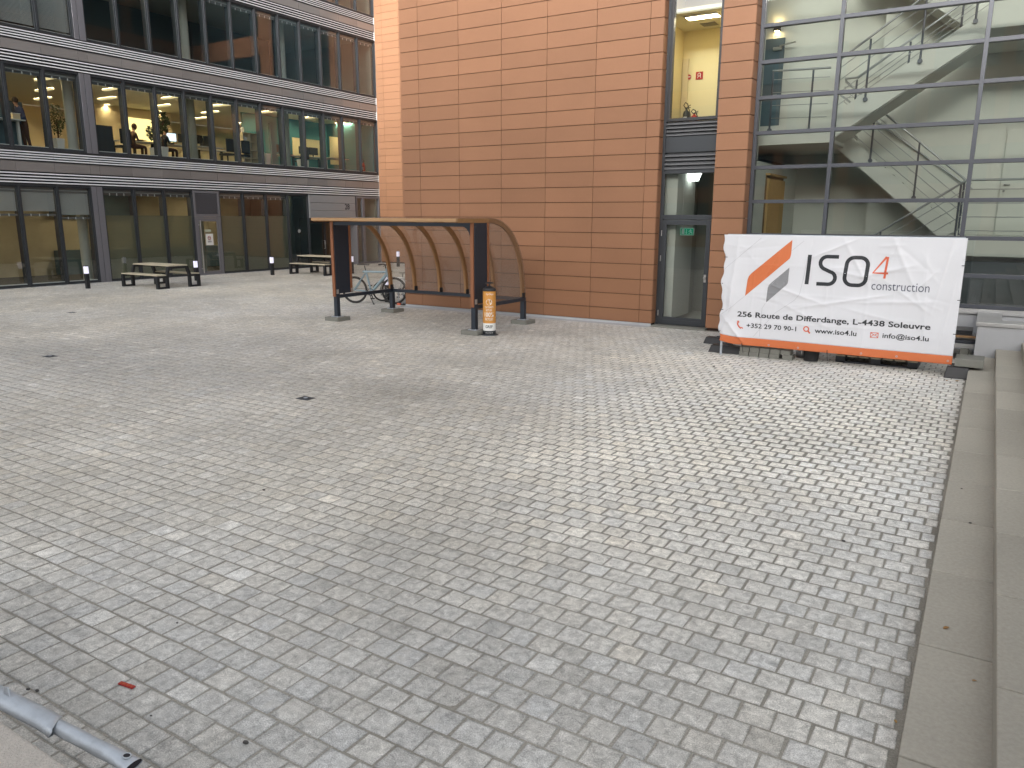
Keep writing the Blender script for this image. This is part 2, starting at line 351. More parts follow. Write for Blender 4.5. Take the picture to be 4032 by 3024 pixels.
def paver_mat():
    m, N, L = newmat('concrete_paver'); out = N.new('ShaderNodeOutputMaterial'); p = N.new('ShaderNodeBsdfPrincipled'); L.new(p.outputs[0], out.inputs[0])
    p.inputs['Roughness'].default_value = 0.72; p.inputs['Specular IOR Level'].default_value = 0.35
    a = N.new('ShaderNodeAttribute'); a.attribute_name = 'paver'
    tc = N.new('ShaderNodeTexCoord')
    n1 = N.new('ShaderNodeTexNoise'); n1.inputs['Scale'].default_value = 19; n1.inputs['Detail'].default_value = 8; n1.inputs['Roughness'].default_value = 0.72; n1.inputs['Distortion'].default_value = 0.6
    n2 = N.new('ShaderNodeTexNoise'); n2.inputs['Scale'].default_value = 160; n2.inputs['Detail'].default_value = 3
    n3 = N.new('ShaderNodeTexNoise'); n3.inputs['Scale'].default_value = 0.55; n3.inputs['Detail'].default_value = 5
    for n in (n1,n2,n3): L.new(tc.outputs['Object'], n.inputs['Vector'])
    def mr(s, lo, hi, f0=0.0, f1=1.0):
        q = N.new('ShaderNodeMapRange'); q.inputs['From Min'].default_value = f0; q.inputs['From Max'].default_value = f1
        q.inputs['To Min'].default_value = lo; q.inputs['To Max'].default_value = hi; L.new(s, q.inputs[0]); return q.outputs[0]
    cur = a.outputs['Color']
    for s in (mr(n1.outputs[0], 0.58, 1.44, 0.30, 0.70), mr(n2.outputs[0], 0.66, 1.34, 0.3, 0.7), mr(n3.outputs[0], 0.84, 1.14, 0.3, 0.7)):
        mx = N.new('ShaderNodeMix'); mx.data_type = 'RGBA'; mx.blend_type = 'MULTIPLY'; mx.inputs[0].default_value = 1
        L.new(cur, mx.inputs[6]); L.new(s, mx.inputs[7]); cur = mx.outputs[2]
    n4 = N.new('ShaderNodeTexNoise'); n4.inputs['Scale'].default_value = 8; n4.inputs['Detail'].default_value = 7; n4.inputs['Roughness'].default_value = 0.7; L.new(tc.outputs['Object'], n4.inputs['Vector'])
    m4 = N.new('ShaderNodeMix'); m4.data_type = 'RGBA'; L.new(mr(n4.outputs[0], 0.0, 0.55, 0.50, 0.68), m4.inputs[0]); L.new(cur, m4.inputs[6]); m4.inputs[7].default_value = (0.60, 0.585, 0.545, 1); cur = m4.outputs[2]
    L.new(cur, p.inputs['Base Color'])
    h = N.new('ShaderNodeMath'); h.operation = 'MULTIPLY_ADD'; h.inputs[1].default_value = 0.35; L.new(n2.outputs[0], h.inputs[0]); L.new(n1.outputs[0], h.inputs[2])
    b = N.new('ShaderNodeBump'); b.inputs['Strength'].default_value = 0.55; b.inputs['Distance'].default_value = 0.006; L.new(h.outputs[0], b.inputs['Height']); L.new(b.outputs[0], p.inputs['Normal'])
    return m
MT['paver'] = paver_mat()
sb = MB(); sb.quad((-27.4,-4,-0.0027),(-0.09,-4,-0.0027),(-0.09,30.03,-0.0027),(-27.4,30.03,-0.0027)); struct(sb.build('paving_bed', 'sand'))

def smooth_noise(x, y, seed):
    xi = np.floor(x).astype(int); yi = np.floor(y).astype(int); fx = x-xi; fy = y-yi
    fx = fx*fx*(3-2*fx); fy = fy*fy*(3-2*fy)
    h = lambda a,b: np.modf(np.abs(np.sin(a*127.1+b*311.7+seed*74.7)*43758.5453))[0]
    return (h(xi,yi)*(1-fx)+h(xi+1,yi)*fx)*(1-fy)+(h(xi,yi+1)*(1-fx)+h(xi+1,yi+1)*fx)*fy
GULLY = [(gx, -2.955+0.163*(math.floor((gy+2.955)/0.163)+.5)) for gx, gy in ((-7.31,6.82),(-13.13,6.62),(-18.72,10.0),(-17.2,17.98))]
def build_paving():
    P = 0.163; L_, R_, Y_ = [], [], []
    for j in range(int((30.0+3.0)/P)):
        y = -2.955+j*P
        o = (j % 2)*P/2 + random.uniform(-0.012, 0.012)
        x = -26.36+o+np.arange(int(26.6/P))*P
        x = x[x < -0.145]
        if y > YT-0.3: x = x[(x < -13.1) | ((x > -6.15) & (y < YT-.1))]
        for a in x:
            segs = [(a, min(a+P, -0.098))]
            for gx, gy in GULLY:                                   # stones cut round the gully covers
                if abs(y+P/2-gy) < P/2:
                    out = []
                    for q0, q1 in segs:
                        if q1 <= gx-.106 or q0 >= gx+.106: out.append((q0,q1)); continue
                        if q0 < gx-.106: out.append((q0, gx-.106))
                        if q1 > gx+.106: out.append((gx+.106, q1))
                    segs = out
            for q0, q1 in segs:
                if q1-q0 > .025: L_.append(q0); R_.append(q1); Y_.append(y)
    x = np.array(L_); xr = np.array(R_); y = np.array(Y_)
    n = len(x); rng = np.random.default_rng(3); cxp = (x+xr)/2
    sheen = np.exp(-(((x+1.9)/2.5)**2+((y-9.0)/3.6)**2))
    w_ = (xr-x)/2-rng.uniform(0.0020, 0.0046, n)-.0045*sheen; d_ = P/2-rng.uniform(0.0024, 0.0052, n)-.0065*sheen
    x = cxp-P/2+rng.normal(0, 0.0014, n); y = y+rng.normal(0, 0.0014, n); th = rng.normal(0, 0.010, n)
    ch = rng.uniform(0.006, 0.011, n)*(1+0.5*sheen); z0 = rng.normal(0, 0.0005, n); tx = rng.normal(0, 0.006, n); ty = rng.normal(0, 0.006, n)
    # tones: clusters of paler and darker stones, warm/cool drift, sky sheen painted as a pale area in front of the banner
    big = smooth_noise(x/3.1, y/3.1, 1)-0.5; mid = smooth_noise(x/0.9, y/0.9, 2)-0.5; warm = smooth_noise(x/2.3, y/2.3, 5)-0.5
    streak = smooth_noise(x/7.0, y/0.7, 9)-0.5; route = np.exp(-((y-10.6-0.22*(x+12))/1.1)**2)*(x < -4)
    tone = 0.535+0.06*streak+0.05*route+0.11*big+0.06*mid+rng.normal(0, 0.022, n)
    q = rng.random(n); tone = np.where(q > 0.965, tone+0.10, tone); tone = np.where(q < 0.05, tone-0.06, tone)
    tone = tone+0.46*sheen-0.085*np.exp(-(((x+11.5-0.9*(y-6.5))/5.0)**2+((y-6.4)/1.5)**2))-0.05*np.exp(-(((x+5.5)/2.2)**2+((y-7.6)/.9)**2))+0.05*np.exp(-(((x+9.5)/4.0)**2+((y-10.6)/1.2)**2))
    sh = np.exp(-(((x+10.3)/3.2)**2+((y-13.8)/2.6)**2)); tone = tone-0.10*sh  # shade under and around the shelter, painted into the stone tones
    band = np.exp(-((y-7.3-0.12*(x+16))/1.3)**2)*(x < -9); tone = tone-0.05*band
    lf = np.exp(-(((x+18.5)/6.0)**2+((y-14.5)/3.4)**2)); tone = tone+0.06*lf
    tone = np.clip(tone, 0.26, 0.90)
    wv = warm*0.07+rng.normal(0, 0.012, n)
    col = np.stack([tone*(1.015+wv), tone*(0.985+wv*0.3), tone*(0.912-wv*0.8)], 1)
    V = np.zeros((n, 12, 3)); C = np.ones((n, 12, 4))
    cx = np.array([-1,1,1,-1]); cyy = np.array([-1,-1,1,1])
    cs = np.cos(th); sn = np.sin(th)
    for r, (ins, zz, cm) in enumerate(((0, -0.030, 0.5), (0, -0.0019, 0.82-0.47*sheen[:,None]), (1, 0.0, 1.0))):
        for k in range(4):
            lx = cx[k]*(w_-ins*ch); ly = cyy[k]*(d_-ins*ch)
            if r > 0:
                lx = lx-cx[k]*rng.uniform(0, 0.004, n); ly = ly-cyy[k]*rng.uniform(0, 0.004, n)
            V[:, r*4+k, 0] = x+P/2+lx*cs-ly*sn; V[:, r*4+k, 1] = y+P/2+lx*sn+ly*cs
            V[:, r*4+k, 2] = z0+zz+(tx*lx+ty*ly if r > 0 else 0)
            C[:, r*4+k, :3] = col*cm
    fl = []
    for r in range(2):
        for k in range(4): fl.append([r*4+k, r*4+(k+1)%4, (r+1)*4+(k+1)%4, (r+1)*4+k])
    fl.append([8,9,10,11]); fl = np.array(fl)
    F = (np.arange(n)[:,None,None]*12+fl[None]).reshape(-1,4)
    me = bpy.data.meshes.new('paving'); me.vertices.add(n*12); me.vertices.foreach_set('co', V.reshape(-1))
    me.loops.add(F.size); me.loops.foreach_set('vertex_index', F.reshape(-1).astype(np.int32))
    me.polygons.add(len(F)); me.polygons.foreach_set('loop_start', np.arange(0, F.size, 4, dtype=np.int32)); me.polygons.foreach_set('loop_total', np.full(len(F), 4, dtype=np.int32))
    at = me.attributes.new('paver', 'FLOAT_COLOR', 'POINT'); at.data.foreach_set('color', C.reshape(-1).astype(np.float32))
    me.update(calc_edges=True); me.validate()
    me.materials.append(MT['paver'])
    o = bpy.data.objects.new('paving', me); COL.objects.link(o); struct(o)
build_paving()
kb = MB()
yy = -3.0
while yy < 29.9:                                        # pale border slabs along the office front
    kb.tone = random.uniform(.3,.8); kb.box(XF+0.005, XF+0.118, yy, yy+0.994, -0.03, 0.002); yy += 1.0
struct(kb.build('border_slabs', 'concrete_pale', bevel=0.003))
kt = MB()
xx = -12.93
while xx < -6.15:                                        # concrete border at the foot of the tower
    kt.box(xx, min(xx+0.996, -6.1), YT-0.24, YT-0.012, -0.03, 0.004); kt.box(xx, min(xx+0.996, -6.1), YT-0.010, YT+0.03, -0.03, 0.053); xx += 1.0
struct(kt.build('tower_border', 'concrete_pale', bevel=0.003))

# gully covers
def gully(x, y, label):
    t = thing('gully_cover', label, 'drain cover', (x,y,0), 'cast iron gully covers in the paving')
    b = MB(); b.box(x-.102,x+.102,y-.0795,y+.0795,-0.02,0.001); b.build('frame', 'iron', t, 0.003)
    c = MB(); c.lathe(x, y, [(0.070,-0.001),(0.070,0.004),(0.062,0.005),(0.060,0.003),(0.044,0.003),(0.042,0.005),(0.02,0.005)], 28)
    for k in range(8):
        a = k*math.pi/4; c.box(x+.052*math.cos(a)-.004,x+.052*math.cos(a)+.004,y+.052*math.sin(a)-.004,y+.052*math.sin(a)+.004,0.002,0.006)
    gr = c.build('grate', 'iron', t)
    c = MB(); c.lathe(x, y, [(0.028,0.0052),(0.028,0.0065)], 20); c.build('cap', 'galv', gr)
for (gx, gy), lb in zip(GULLY, ('square black gully cover, nearest one, in the middle of the plaza','flat dark gully cover at the left edge of the plaza','small dark gully cover in front of the first picnic table','dark gully cover just beyond the left foot of the wooden shelter')):
    gully(gx, gy, lb)

# ------------------------------------------------------------------ stone steps on the right
steps = thing('stone_steps', 'broad beige stone steps of long slabs along the right edge of the plaza', 'steps', (1.2, 6, 0))
for k in range(6):
    x0 = (-0.085, 0.245, 0.575, 0.905, 1.235, 1.565)[k]; z1 = 0.13+0.14*k
    x1 = x0+0.325 if k < 5 else 9.0
    b = MB(); y = 3.169+0.01*k-8
    if k: y += 0.53-0.01*k*2
    while y < 14.27:
        ya, yb = y, min(y+0.991, 14.28); b.tone = random.uniform(0.2, 0.8)
        dx = random.uniform(-.0015,.0015)
        b.box(x0+dx, x1+0.06, ya, yb, -0.05, z1+random.uniform(-.001,.001)); y += 1.003
    b.build('step', 'step', steps, 0.007, 3)
# dry leaves and grit lying on the steps and paving
def leaf(x, y, z, s, rz, label, m='leaf_dry'):
    b = MB(); pts = [(-1,0,.0),(-.5,.42,.16),(.2,.46,.2),(1,0,.05),(.2,-.46,.22),(-.5,-.42,.12)]
    c_, s_ = math.cos(rz), math.sin(rz); top = [(x+s*(p[0]*c_-p[1]*s_), y+s*(p[0]*s_+p[1]*c_), z+.003+s*p[2]) for p in pts]
    b.add(top+[(a,b_,c-.0015) for a,b_,c in top], [(0,1,2,3),(0,3,4,5),(9,8,7,6),(11,10,9,6),(0,6,7,1),(1,7,8,2),(2,8,9,3),(3,9,10,4),(4,10,11,5),(5,11,6,0)])
    tag(b.build('fallen_leaf', m), label, 'leaf', 'small dry leaves on the steps and paving')
leaf(0.03,4.43,.132,.022,.9,'curled brown leaf on the middle of the lowest stone tread')
leaf(0.17,3.95,.132,.011,.2,'tiny orange leaf near a slab joint of the lowest tread, beside the riser')
leaf(-0.125,3.62,.0,.013,2.0,'yellow leaf in the gap at the foot of the lowest step', 'amber')
leaf(-0.2,12.6,.0,.035,.3,'yellow leaf lying by the black fence foot at the end of the steps', 'amber')
leaf(-0.33,12.55,.0,.028,1.3,'pale dry leaf lying beside the black fence foot')
def pebble(x, y, z, r, label):
    b = MB(); b.ball((x,y,z+r*.3), r, 5, (1.1,.75,.5)); b.v = [(a+r*.25*(hash01(a*91,c*57,d*33)-.5), c+r*.25*(hash01(a*31,c*77,d*13)-.5), d) for a,c,d in b.v]; tag(b.build('pebble', 'stone'), label, 'pebble', 'loose dark pebbles')
for x,y,z,r,l in ((-2.57,1.91,0,.014,'dark pebble near the bottom edge of the picture, right of the steel tube'),(-5.06,4.14,0,.014,'small dark pebble alone in the middle left of the paving'),
                  (-0.67,5.68,0,.013,'dark pebble on the paving near the lowest step'),(-3.80,1.60,0,.011,'dark pebble on a paver just above the left end of the crushed steel tube'),(-3.75,1.618,0,.010,'smaller pebble just right of another above the left end of the steel tube'),(-3.10,1.80,0,.006,'tiny dark crumb on the paving right of the steel tube'),(-3.74,2.386,0,.008,'small dark crumb on a paver farther up from the red plate'),
                  (-3.5,11.7,0,.02,'dark crumb on the paving in front of the banner, left side'),(0.1,6.2,.13,.010,'dark crumb on the lowest tread, about halfway up the steps'),(0.02,7.0,.13,.008,'tiny dark crumb on the lowest tread farther up'),
                  (0.40,4.3,.27,.009,'dark crumb on the second tread near the front')):
    pebble(x,y,z,r,l)

# low rendered wall with metal coping that ends the steps, and the plinth under the glass front
lw_ = thing('retaining_wall', 'low grey rendered wall with pale metal coping at the end of the steps', 'wall', (2,14.6,0))
b = MB(); b.box(-0.05,9.0,14.30,14.62,-0.05,0.62); b.box(-0.05,0.25,14.62,15.84,-0.05,0.62); b.build('wall', 'concrete_pale', lw_, 0.004)
b = MB(); b.prism([(14.27,0.625),(14.65,0.625),(14.65,0.70),(14.27,0.685)], 'x', -0.075, 9.0); b.box(-0.075,0.28,14.652,15.84,0.625,0.695); b.build('coping', 'cap', lw_, 0.004)

# ------------------------------------------------------------------ terracotta tower
JZ = [0.055]+[2.2976+0.32683*k for k in range(-6, 45)]
def clad(bm, axis, plane, sgn, edges, z_lo=None, z_hi=None, gap=0.0105, th=0.03, seed=1):
    """rows of terracotta panels; axis 'y': plane y=plane facing -Y, edges along x; axis 'x': plane x=plane facing sgn*X, edges along y"""
    for i in range(len(JZ)-1):
        a, c = JZ[i], JZ[i+1]
        if z_lo is not None and c <= z_lo+1e-3: continue
        if z_hi is not None and a >= z_hi-1e-3: continue
        a = max(a, z_lo or a); c = min(c, z_hi or c)
        for k in range(len(edges)-1):
            bm.tone = 0.5+0.5*(hash01(i*3.1+seed, k*1.7, seed)-0.5)*(1.6 if hash01(i,k,seed+3) > .8 else .8)
            e0, e1 = edges[k]+gap/2*.6, edges[k+1]-gap/2*.6
            if axis == 'y': bm.box(e0, e1, plane, plane+th, a+gap/2, c-gap/2)
            else: bm.box(plane, plane-sgn*th, e0, e1, a+gap/2, c-gap/2)
tower = thing('terracotta_tower', 'tall office tower clad in terracotta panels, centre', 'building', (-9,18,0))
TX = [-12.934,-12.353,-11.155,-9.954,-8.766,-7.572,-6.378,-6.086]
b = MB(); clad(b, 'y', YT, -1, TX, seed=1)
clad(b, 'x', -6.086, 1, [YT+0.032, 15.80], seed=2)
b.build('cladding', 'terra', tower, 0.004, 1)
b = MB(); clad(b, 'y', YT, -1, [-4.896,-4.262], seed=3); clad(b, 'x', -4.262, 1, [YT+0.032, 15.90], seed=4); clad(b, 'x', -4.896, -1, [YT+0.032, 15.80], seed=4)
b.build('pier', 'terra', tower, 0.004, 1)
b = MB(); b.box(-12.90,-6.12,YT+0.035,15.84,0,17); b.box(-4.86,-4.30,YT+0.035,15.84,0,17); b.build('core', 'gap', tower)
# left face (seen in the reflections): bands of panels with dark glazing between them
b = MB()
for z0, z1 in ((0.055,3.95),(6.9,7.9),(10.75,11.75),(14.6,16.4)): clad(b, 'x', -12.934, -1, [YT+0.032]+[16.75+1.2*k for k in range(12)], z0, z1, seed=6)
b.build('side_cladding', 'terra', tower)
b = MB(); b.box(-12.90,-12.6,15.842,30.0,0,17); b.build('side_core', 'gap', tower)
for z0, z1 in ((3.95,6.9),(7.9,10.75),(11.75,14.6)):
    for k in range(5):
        y0 = 15.85+2.8*k; y1 = y0+2.8
        f = MB(); f.ring('x', -12.94,-12.902, y0, y1, z0, z1, 0.06); fo = f.build('window', 'frame_dark', tower)
        p = MB(); p.quad((-12.925,y0+.06,z0+.06),(-12.925,y1-.06,z0+.06),(-12.925,y1-.06,z1-.06),(-12.925,y0+.06,z1-.06)); p.build('pane', 'glass_dark', fo)
b = MB(); b.box(-12.9,-4.3,30.0,30.2,0,17); b.box(-12.9,9,15.84,30.2,17.0,17.2); b.build('roof', 'slab', tower)

# recessed bay: door, transom, louvres, tall window
YD = 15.80
b = MB(); b.box(-6.086,-6.03,YD-0.03,YD+0.08,3.27,16.9); b.box(-4.95,-4.896,YD-0.03,YD+0.08,3.27,16.9); b.build('jamb', 'frame', tower)
def louvre_y(name, z0, z1, n, par):
    v = MB(); v.mi = 1; v.box(-6.03,-4.95,YD+0.05,YD+0.08,z0,z1); v.mi = 0
    h = (z1-z0)/n
    for k in range(n):
        zc = z0+h*k; v.prism([(YD-0.02,zc+.01),(YD+0.045,zc+h*.80),(YD+0.045,zc+h*.97),(YD-0.02,zc+h*.45)], 'x', -6.03, -4.95)
    v.build(name, ['slat_grey','void'], par)
louvre_y('louvre_panel', 3.274, 3.615, 4, tower); louvre_y('louvre_panel', 3.945, 4.235, 4, tower)
b = MB(); b.box(-6.03,-4.95,YD-0.01,YD+0.05,3.622,3.938); b.build('spandrel_panel', 'frame', tower, 0.004)
tw = MB(); tw.ring('y', YD-0.02, YD+0.10, -6.03, -4.95, 4.242, 7.30, 0.06); two = tw.build('tall_window', 'frame_dark', tower, 0.004)
p = MB(); p.quad((-5.97,YD+0.03,4.30),(-5.01,YD+0.03,4.30),(-5.01,YD+0.03,7.24),(-5.97,YD+0.03,7.24)); p.build('pane', 'glass_clear', two)
b = MB(); b.box(-6.03,-4.95,YD,YD+0.05,7.305,16.9); b.build('spandrel_panel', 'frame', tower)
df = MB()
df.box(-6.086,-6.02,YD-0.02,YD+0.07,0.03,3.27); df.box(-4.96,-4.896,YD-0.02,YD+0.07,0.03,3.27)
df.box(-6.02,-4.96,YD-0.02,YD+0.07,2.262,2.36); df.box(-6.02,-4.96,YD-0.02,YD+0.07,3.20,3.27)
dfo = df.build('door_frame', 'frame', tower, 0.004)
p = MB(); p.quad((-6.02,YD+0.02,2.36),(-4.96,YD+0.02,2.36),(-4.96,YD+0.02,3.20),(-6.02,YD+0.02,3.20)); p.build('transom_pane', 'glass_clear', dfo)
dr = MB(); dr.ring('y', YD-0.035, YD+0.035, -6.015, -4.965, 0.04, 2.255, 0.095, 0.10); dr.box(-5.92,-5.06,YD-0.03,YD+0.03,0.14,0.20)
dro = dr.build('door', 'frame', tower, 0.004)
p = MB(); p.quad((-5.92,YD,0.20),(-5.06,YD,0.20),(-5.06,YD,2.155),(-5.92,YD,2.155)); p.build('pane', 'glass_clear', dro)
for z in (0.28,1.45,1.98):
    h = MB(); h.tube([(-6.02,YD-0.045,z-.06),(-6.02,YD-0.045,z+.06)],0.011,8); h.build('hinge', 'inox', dro)
h = MB(); h.ball((-5.03,YD-0.075,1.07),0.026,8); h.tube([(-5.03,YD-0.03,1.07),(-5.03,YD-0.075,1.07)],0.012,8); h.box(-5.055,-5.005,YD-0.04,YD-0.034,0.98,1.14); h.build('door_knob', 'inox', dro)
b = MB(); b.box(-6.086,-4.896,YT-0.01,YD+0.1,-0.03,0.028); b.build('threshold', 'concrete', tower, 0.003)
# ground-floor lobby behind the door
b = MB(); b.box(-6.6,-4.33,19.2,19.3,0,3.4); b.box(-6.25,-6.15,YD+0.1,18.4,0,3.4); b.box(-4.42,-4.33,YD+0.1,19.2,0,3.4); b.build('lobby_wall', 'grey_wall', tower)
b = MB(); b.box(-6.148,-5.80,16.0,17.1,0.15,3.38); b.build('lobby_pilaster', 'white_wall', tower)
b = MB(); b.box(-6.6,-4.33,YD+0.1,19.2,-0.03,0.03); b.build('lobby_floor', 'white_wall', tower)
b = MB(); b.box(-6.6,-4.33,YD+0.1,19.2,3.35,3.42); b.build('lobby_ceiling', 'grey_wall', tower)
ld = MB(); ld.box(-5.75,-5.05,18.55,18.60,0.03,2.2); ldo = ld.build('lobby_door', 'white_wall', tower)
h = MB(); h.box(-5.13,-5.10,18.5,18.55,0.98,1.16); h.box(-5.24,-5.1,18.47,18.49,1.06,1.085); h.build('handle', 'inox', ldo)
h = MB(); h.box(-5.50,-5.40,18.53,18.548,1.45,1.66); h.build('wall_switch', 'black', ldo)
b = MB(); b.box(-6.6,-5.76,18.55,18.64,0,3.35); b.box(-5.04,-4.96,18.55,18.64,0,3.35); b.box(-5.76,-5.04,18.55,18.64,2.21,3.35); b.build('lobby_partition', 'grey_wall', tower)
lamp = thing('lobby_lamp', 'bright square ceiling lamp inside the tower above the glass door', 'lamp', (-5.45,16.7,3.2))
b = MB(); b.box(-5.93,-5.59,16.55,16.9,3.26,3.348); b.build('housing', 'frame_dark', lamp)
b = MB(); b.add([(-5.93,16.56,3.255),(-5.59,16.56,3.255),(-5.59,16.89,3.255),(-5.93,16.89,3.255),(-5.88,16.6,3.09),(-5.64,16.6,3.09),(-5.64,16.85,3.09),(-5.88,16.85,3.09)], [(0,3,2,1),(4,5,6,7),(0,1,5,4),(1,2,6,5),(2,3,7,6),(3,0,4,7)]); b.build('diffuser', 'lamp_white', lamp)
ex = thing('exit_sign', 'green emergency exit sign with running figure hanging behind the glass door', 'exit sign', (-5.5,16.3,2.0))
b = MB(); b.box(-5.810,-5.490,16.30,16.33,1.93,2.09); b.build('panel', 'white', ex, 0.004)
b = MB(); b.box(-5.790,-5.510,16.293,16.298,1.945,2.075); b.build('face', 'green', ex)
b = MB(); b.box(-5.765,-5.705,16.286,16.291,1.955,2.065)
b.box(-5.667,-5.655,16.286,16.291,1.985,2.06); b.prism([(-5.680,1.99),(-5.642,1.99),(-5.661,1.955)], 'y', 16.286, 16.291)
rx, rz_ = -5.580, 1.95
b.prism([(rx+.0,rz_+.095),(rx+.018,rz_+.095),(rx+.018,rz_+.113),(rx,rz_+.113)], 'y', 16.286,16.291)
for p0,p1 in (((.0,.09),(.02,.05)),((.02,.05),(.045,.035)),((.045,.035),(.045,.005)),((.02,.05),(.0,.03)),((.0,.03),(-.03,.02)),((.005,.085),(.04,.07)),((.0,.085),(-.025,.06))):
    b.bar((rx+p0[0],16.288,rz_+p0[1]),(rx+p1[0],16.288,rz_+p1[1]),0.012,0.012)
b.build('pictogram', 'white', ex)
b = MB(); b.tube([(-5.770,16.315,2.09),(-5.770,16.315,3.35)],0.004,6); b.tube([(-5.530,16.315,2.09),(-5.530,16.315,3.35)],0.004,6); b.build('hanger', 'inox', ex)
# first-floor corridor behind the tall window
b = MB(); b.box(-6.6,-4.94,17.45,17.55,4.0,7.6); b.box(-6.45,-6.35,YD+0.12,17.45,4.0,7.6); b.box(-5.0,-4.94,YD+0.12,17.45,4.0,7.6); b.build('corridor_wall', 'yellow_wall', tower)
b = MB(); b.box(-6.42,-4.95,YD+0.12,17.45,6.33,6.42); b.build('corridor_ceiling', 'ceil', tower)
b = MB(); b.box(-6.42,-4.95,YD+0.12,17.45,4.05,4.24); b.build('corridor_floor', 'carpet', tower)
b = MB(); b.box(-6.33,-6.20,17.40,17.449,4.24,5.75); b.build('corridor_door_edge', 'cream', tower)
b = MB(); b.box(-5.82,-5.50,16.9,17.2,6.322,6.329); b.build('ceiling_vent', 'slat_grey', tower)
sp = thing('corridor_spotlight', 'small bright spotlight at the top of the tall tower window', 'lamp', (-5.05,16.6,6.3))
b = MB(); b.lathe(-5.06,16.7,[(0.035,6.27),(0.035,6.328)],14); b.build('housing', 'frame_dark', sp)
b = MB(); b.lathe(-5.06,16.7,[(0.028,6.262),(0.028,6.268)],14); b.build('lens', 'lamp_warm', sp)
fl_ = thing('corridor_ceiling_lamp', 'flat warm ceiling lamp of the corridor behind the tall tower window', 'lamp', (-5.6,16.5,6.3))
b = MB(); b.box(-5.9,-5.2,16.15,16.45,6.30,6.328); b.build('housing', 'white', fl_)
b = MB(); b.box(-5.87,-5.23,16.18,16.42,6.293,6.299); b.build('diffuser', 'strip_corridor', fl_)
fs = thing('fire_sign', 'square red fire hose sign on the yellow corridor wall of the tower', 'sign', (-5.95,17.44,5.4))
b = MB(); b.box(-6.03,-5.87,17.43,17.447,5.30,5.46); b.build('plate', 'red', fs)
b = MB(); b.torus((-5.95,17.427,5.40),(0,1,0),0.032,0.007,20,6); b.bar((-5.97,17.427,5.37),(-5.985,17.427,5.33),.012,.01); b.bar((-5.93,17.427,5.42),(-5.915,17.427,5.33),.012,.01); b.build('pictogram', 'white', fs)
al = thing('fire_alarm', 'round red fire alarm button on the yellow corridor wall of the tower', 'alarm', (-6.19,17.44,5.36))
b = MB(); b.prism([(-6.19+.055*math.cos(k*math.pi/10),5.37+.055*math.sin(k*math.pi/10)) for k in range(20)],'y',17.42,17.447); b.build('body', 'red', al)
b = MB(); b.box(-6.235,-6.145,17.415,17.419,5.362,5.378); b.build('bar', 'white', al)
def extinguisher(x, y, z, h, r, m, label, grp):
    t = thing('fire_extinguisher', label, 'extinguisher', (x,y,z), grp)
    b = MB(); b.lathe(x,y,[(r,z),(r,z+h*.62),(r*.8,z+h*.72),(r*.35,z+h*.78),(r*.3,z+h*.84)],16); b.build('cylinder', m, t)
    b = MB(); b.box(x-.02,x+.02,y-.02,y+.02,z+h*.84,z+h*.9); b.bar((x,y,z+h*.9),(x+.09,y,z+h*1.0),.018,.012); b.bar((x,y,z+h*.86),(x+.09,y,z+h*.9),.018,.012); b.build('valve', 'black', t)
    b = MB(); b.tube([(x-.02,y,z+h*.87),(x-.07,y,z+h*1.0),(x-.03,y,z+h*1.12),(x+.02,y,z+h*1.05),(x+r+.015,y,z+h*.6),(x+r+.02,y,z+h*.25)],.011,8); b.build('hose', 'black', t)
    b = MB(); b.box(x-r*.5,x+r*.5,y-r-.003,y-r+.01,z+h*.25,z+h*.5); b.build('label_plate', 'white', t)
extinguisher(-6.12,17.2,4.242,.50,.075,'black','dark extinguisher with looped hose behind the tall tower window','extinguishers')
extinguisher(-5.94,17.2,4.242,.36,.075,'red','small red extinguisher beside the dark one behind the tall tower window','extinguishers')

# ------------------------------------------------------------------ glass stairwell right of the tower
YC = 15.90
stw = thing('glass_stairwell', 'glazed stairwell front with blue-grey bars right of the terracotta tower', 'building', (1,16,0))
b = MB(); b.box(-4.262,9.0,YC-0.005,YC+0.25,-0.05,0.64); b.build('plinth', 'concrete_pale', stw)
b = MB(); b.box(-4.262,9.0,YC-0.05,YC+0.12,0.645,0.70); b.box(-4.262,9.0,YC-0.02,YC+0.12,0.702,0.735); b.build('sill', 'cap', stw, 0.004)
MX = [-4.225,-2.795,-0.476,1.85,4.18,6.5,8.8]
BZ = [0.775]+[2.625+0.6537*k for k in range(-2, 20)]
for k, x in enumerate(MX):
    b = MB(); b.box(x-0.034,x+0.034,YC-0.025,YC+0.12,0.74,15.0); b.build('mullion', 'frame_blue', stw, 0.003)
for z in BZ:
    for k in range(len(MX)-1):
        b = MB(); b.box(MX[k]+0.034,MX[k+1]-0.034,YC-0.03,YC+0.10,z-0.034,z+0.034); b.build('transom', 'frame_blue', stw, 0.003)
zz = BZ+[15.0]
for k in range(len(MX)-1):
    for j in range(len(BZ)):
        p = MB(); p.quad((MX[k]+.034,YC+.02,zz[j]+.034),(MX[k+1]-.034,YC+.02,zz[j]+.034),(MX[k+1]-.034,YC+.02,zz[j+1]-.034),(MX[k]+.034,YC+.02,zz[j+1]-.034))
        p.build('pane', 'glass_clear', stw)
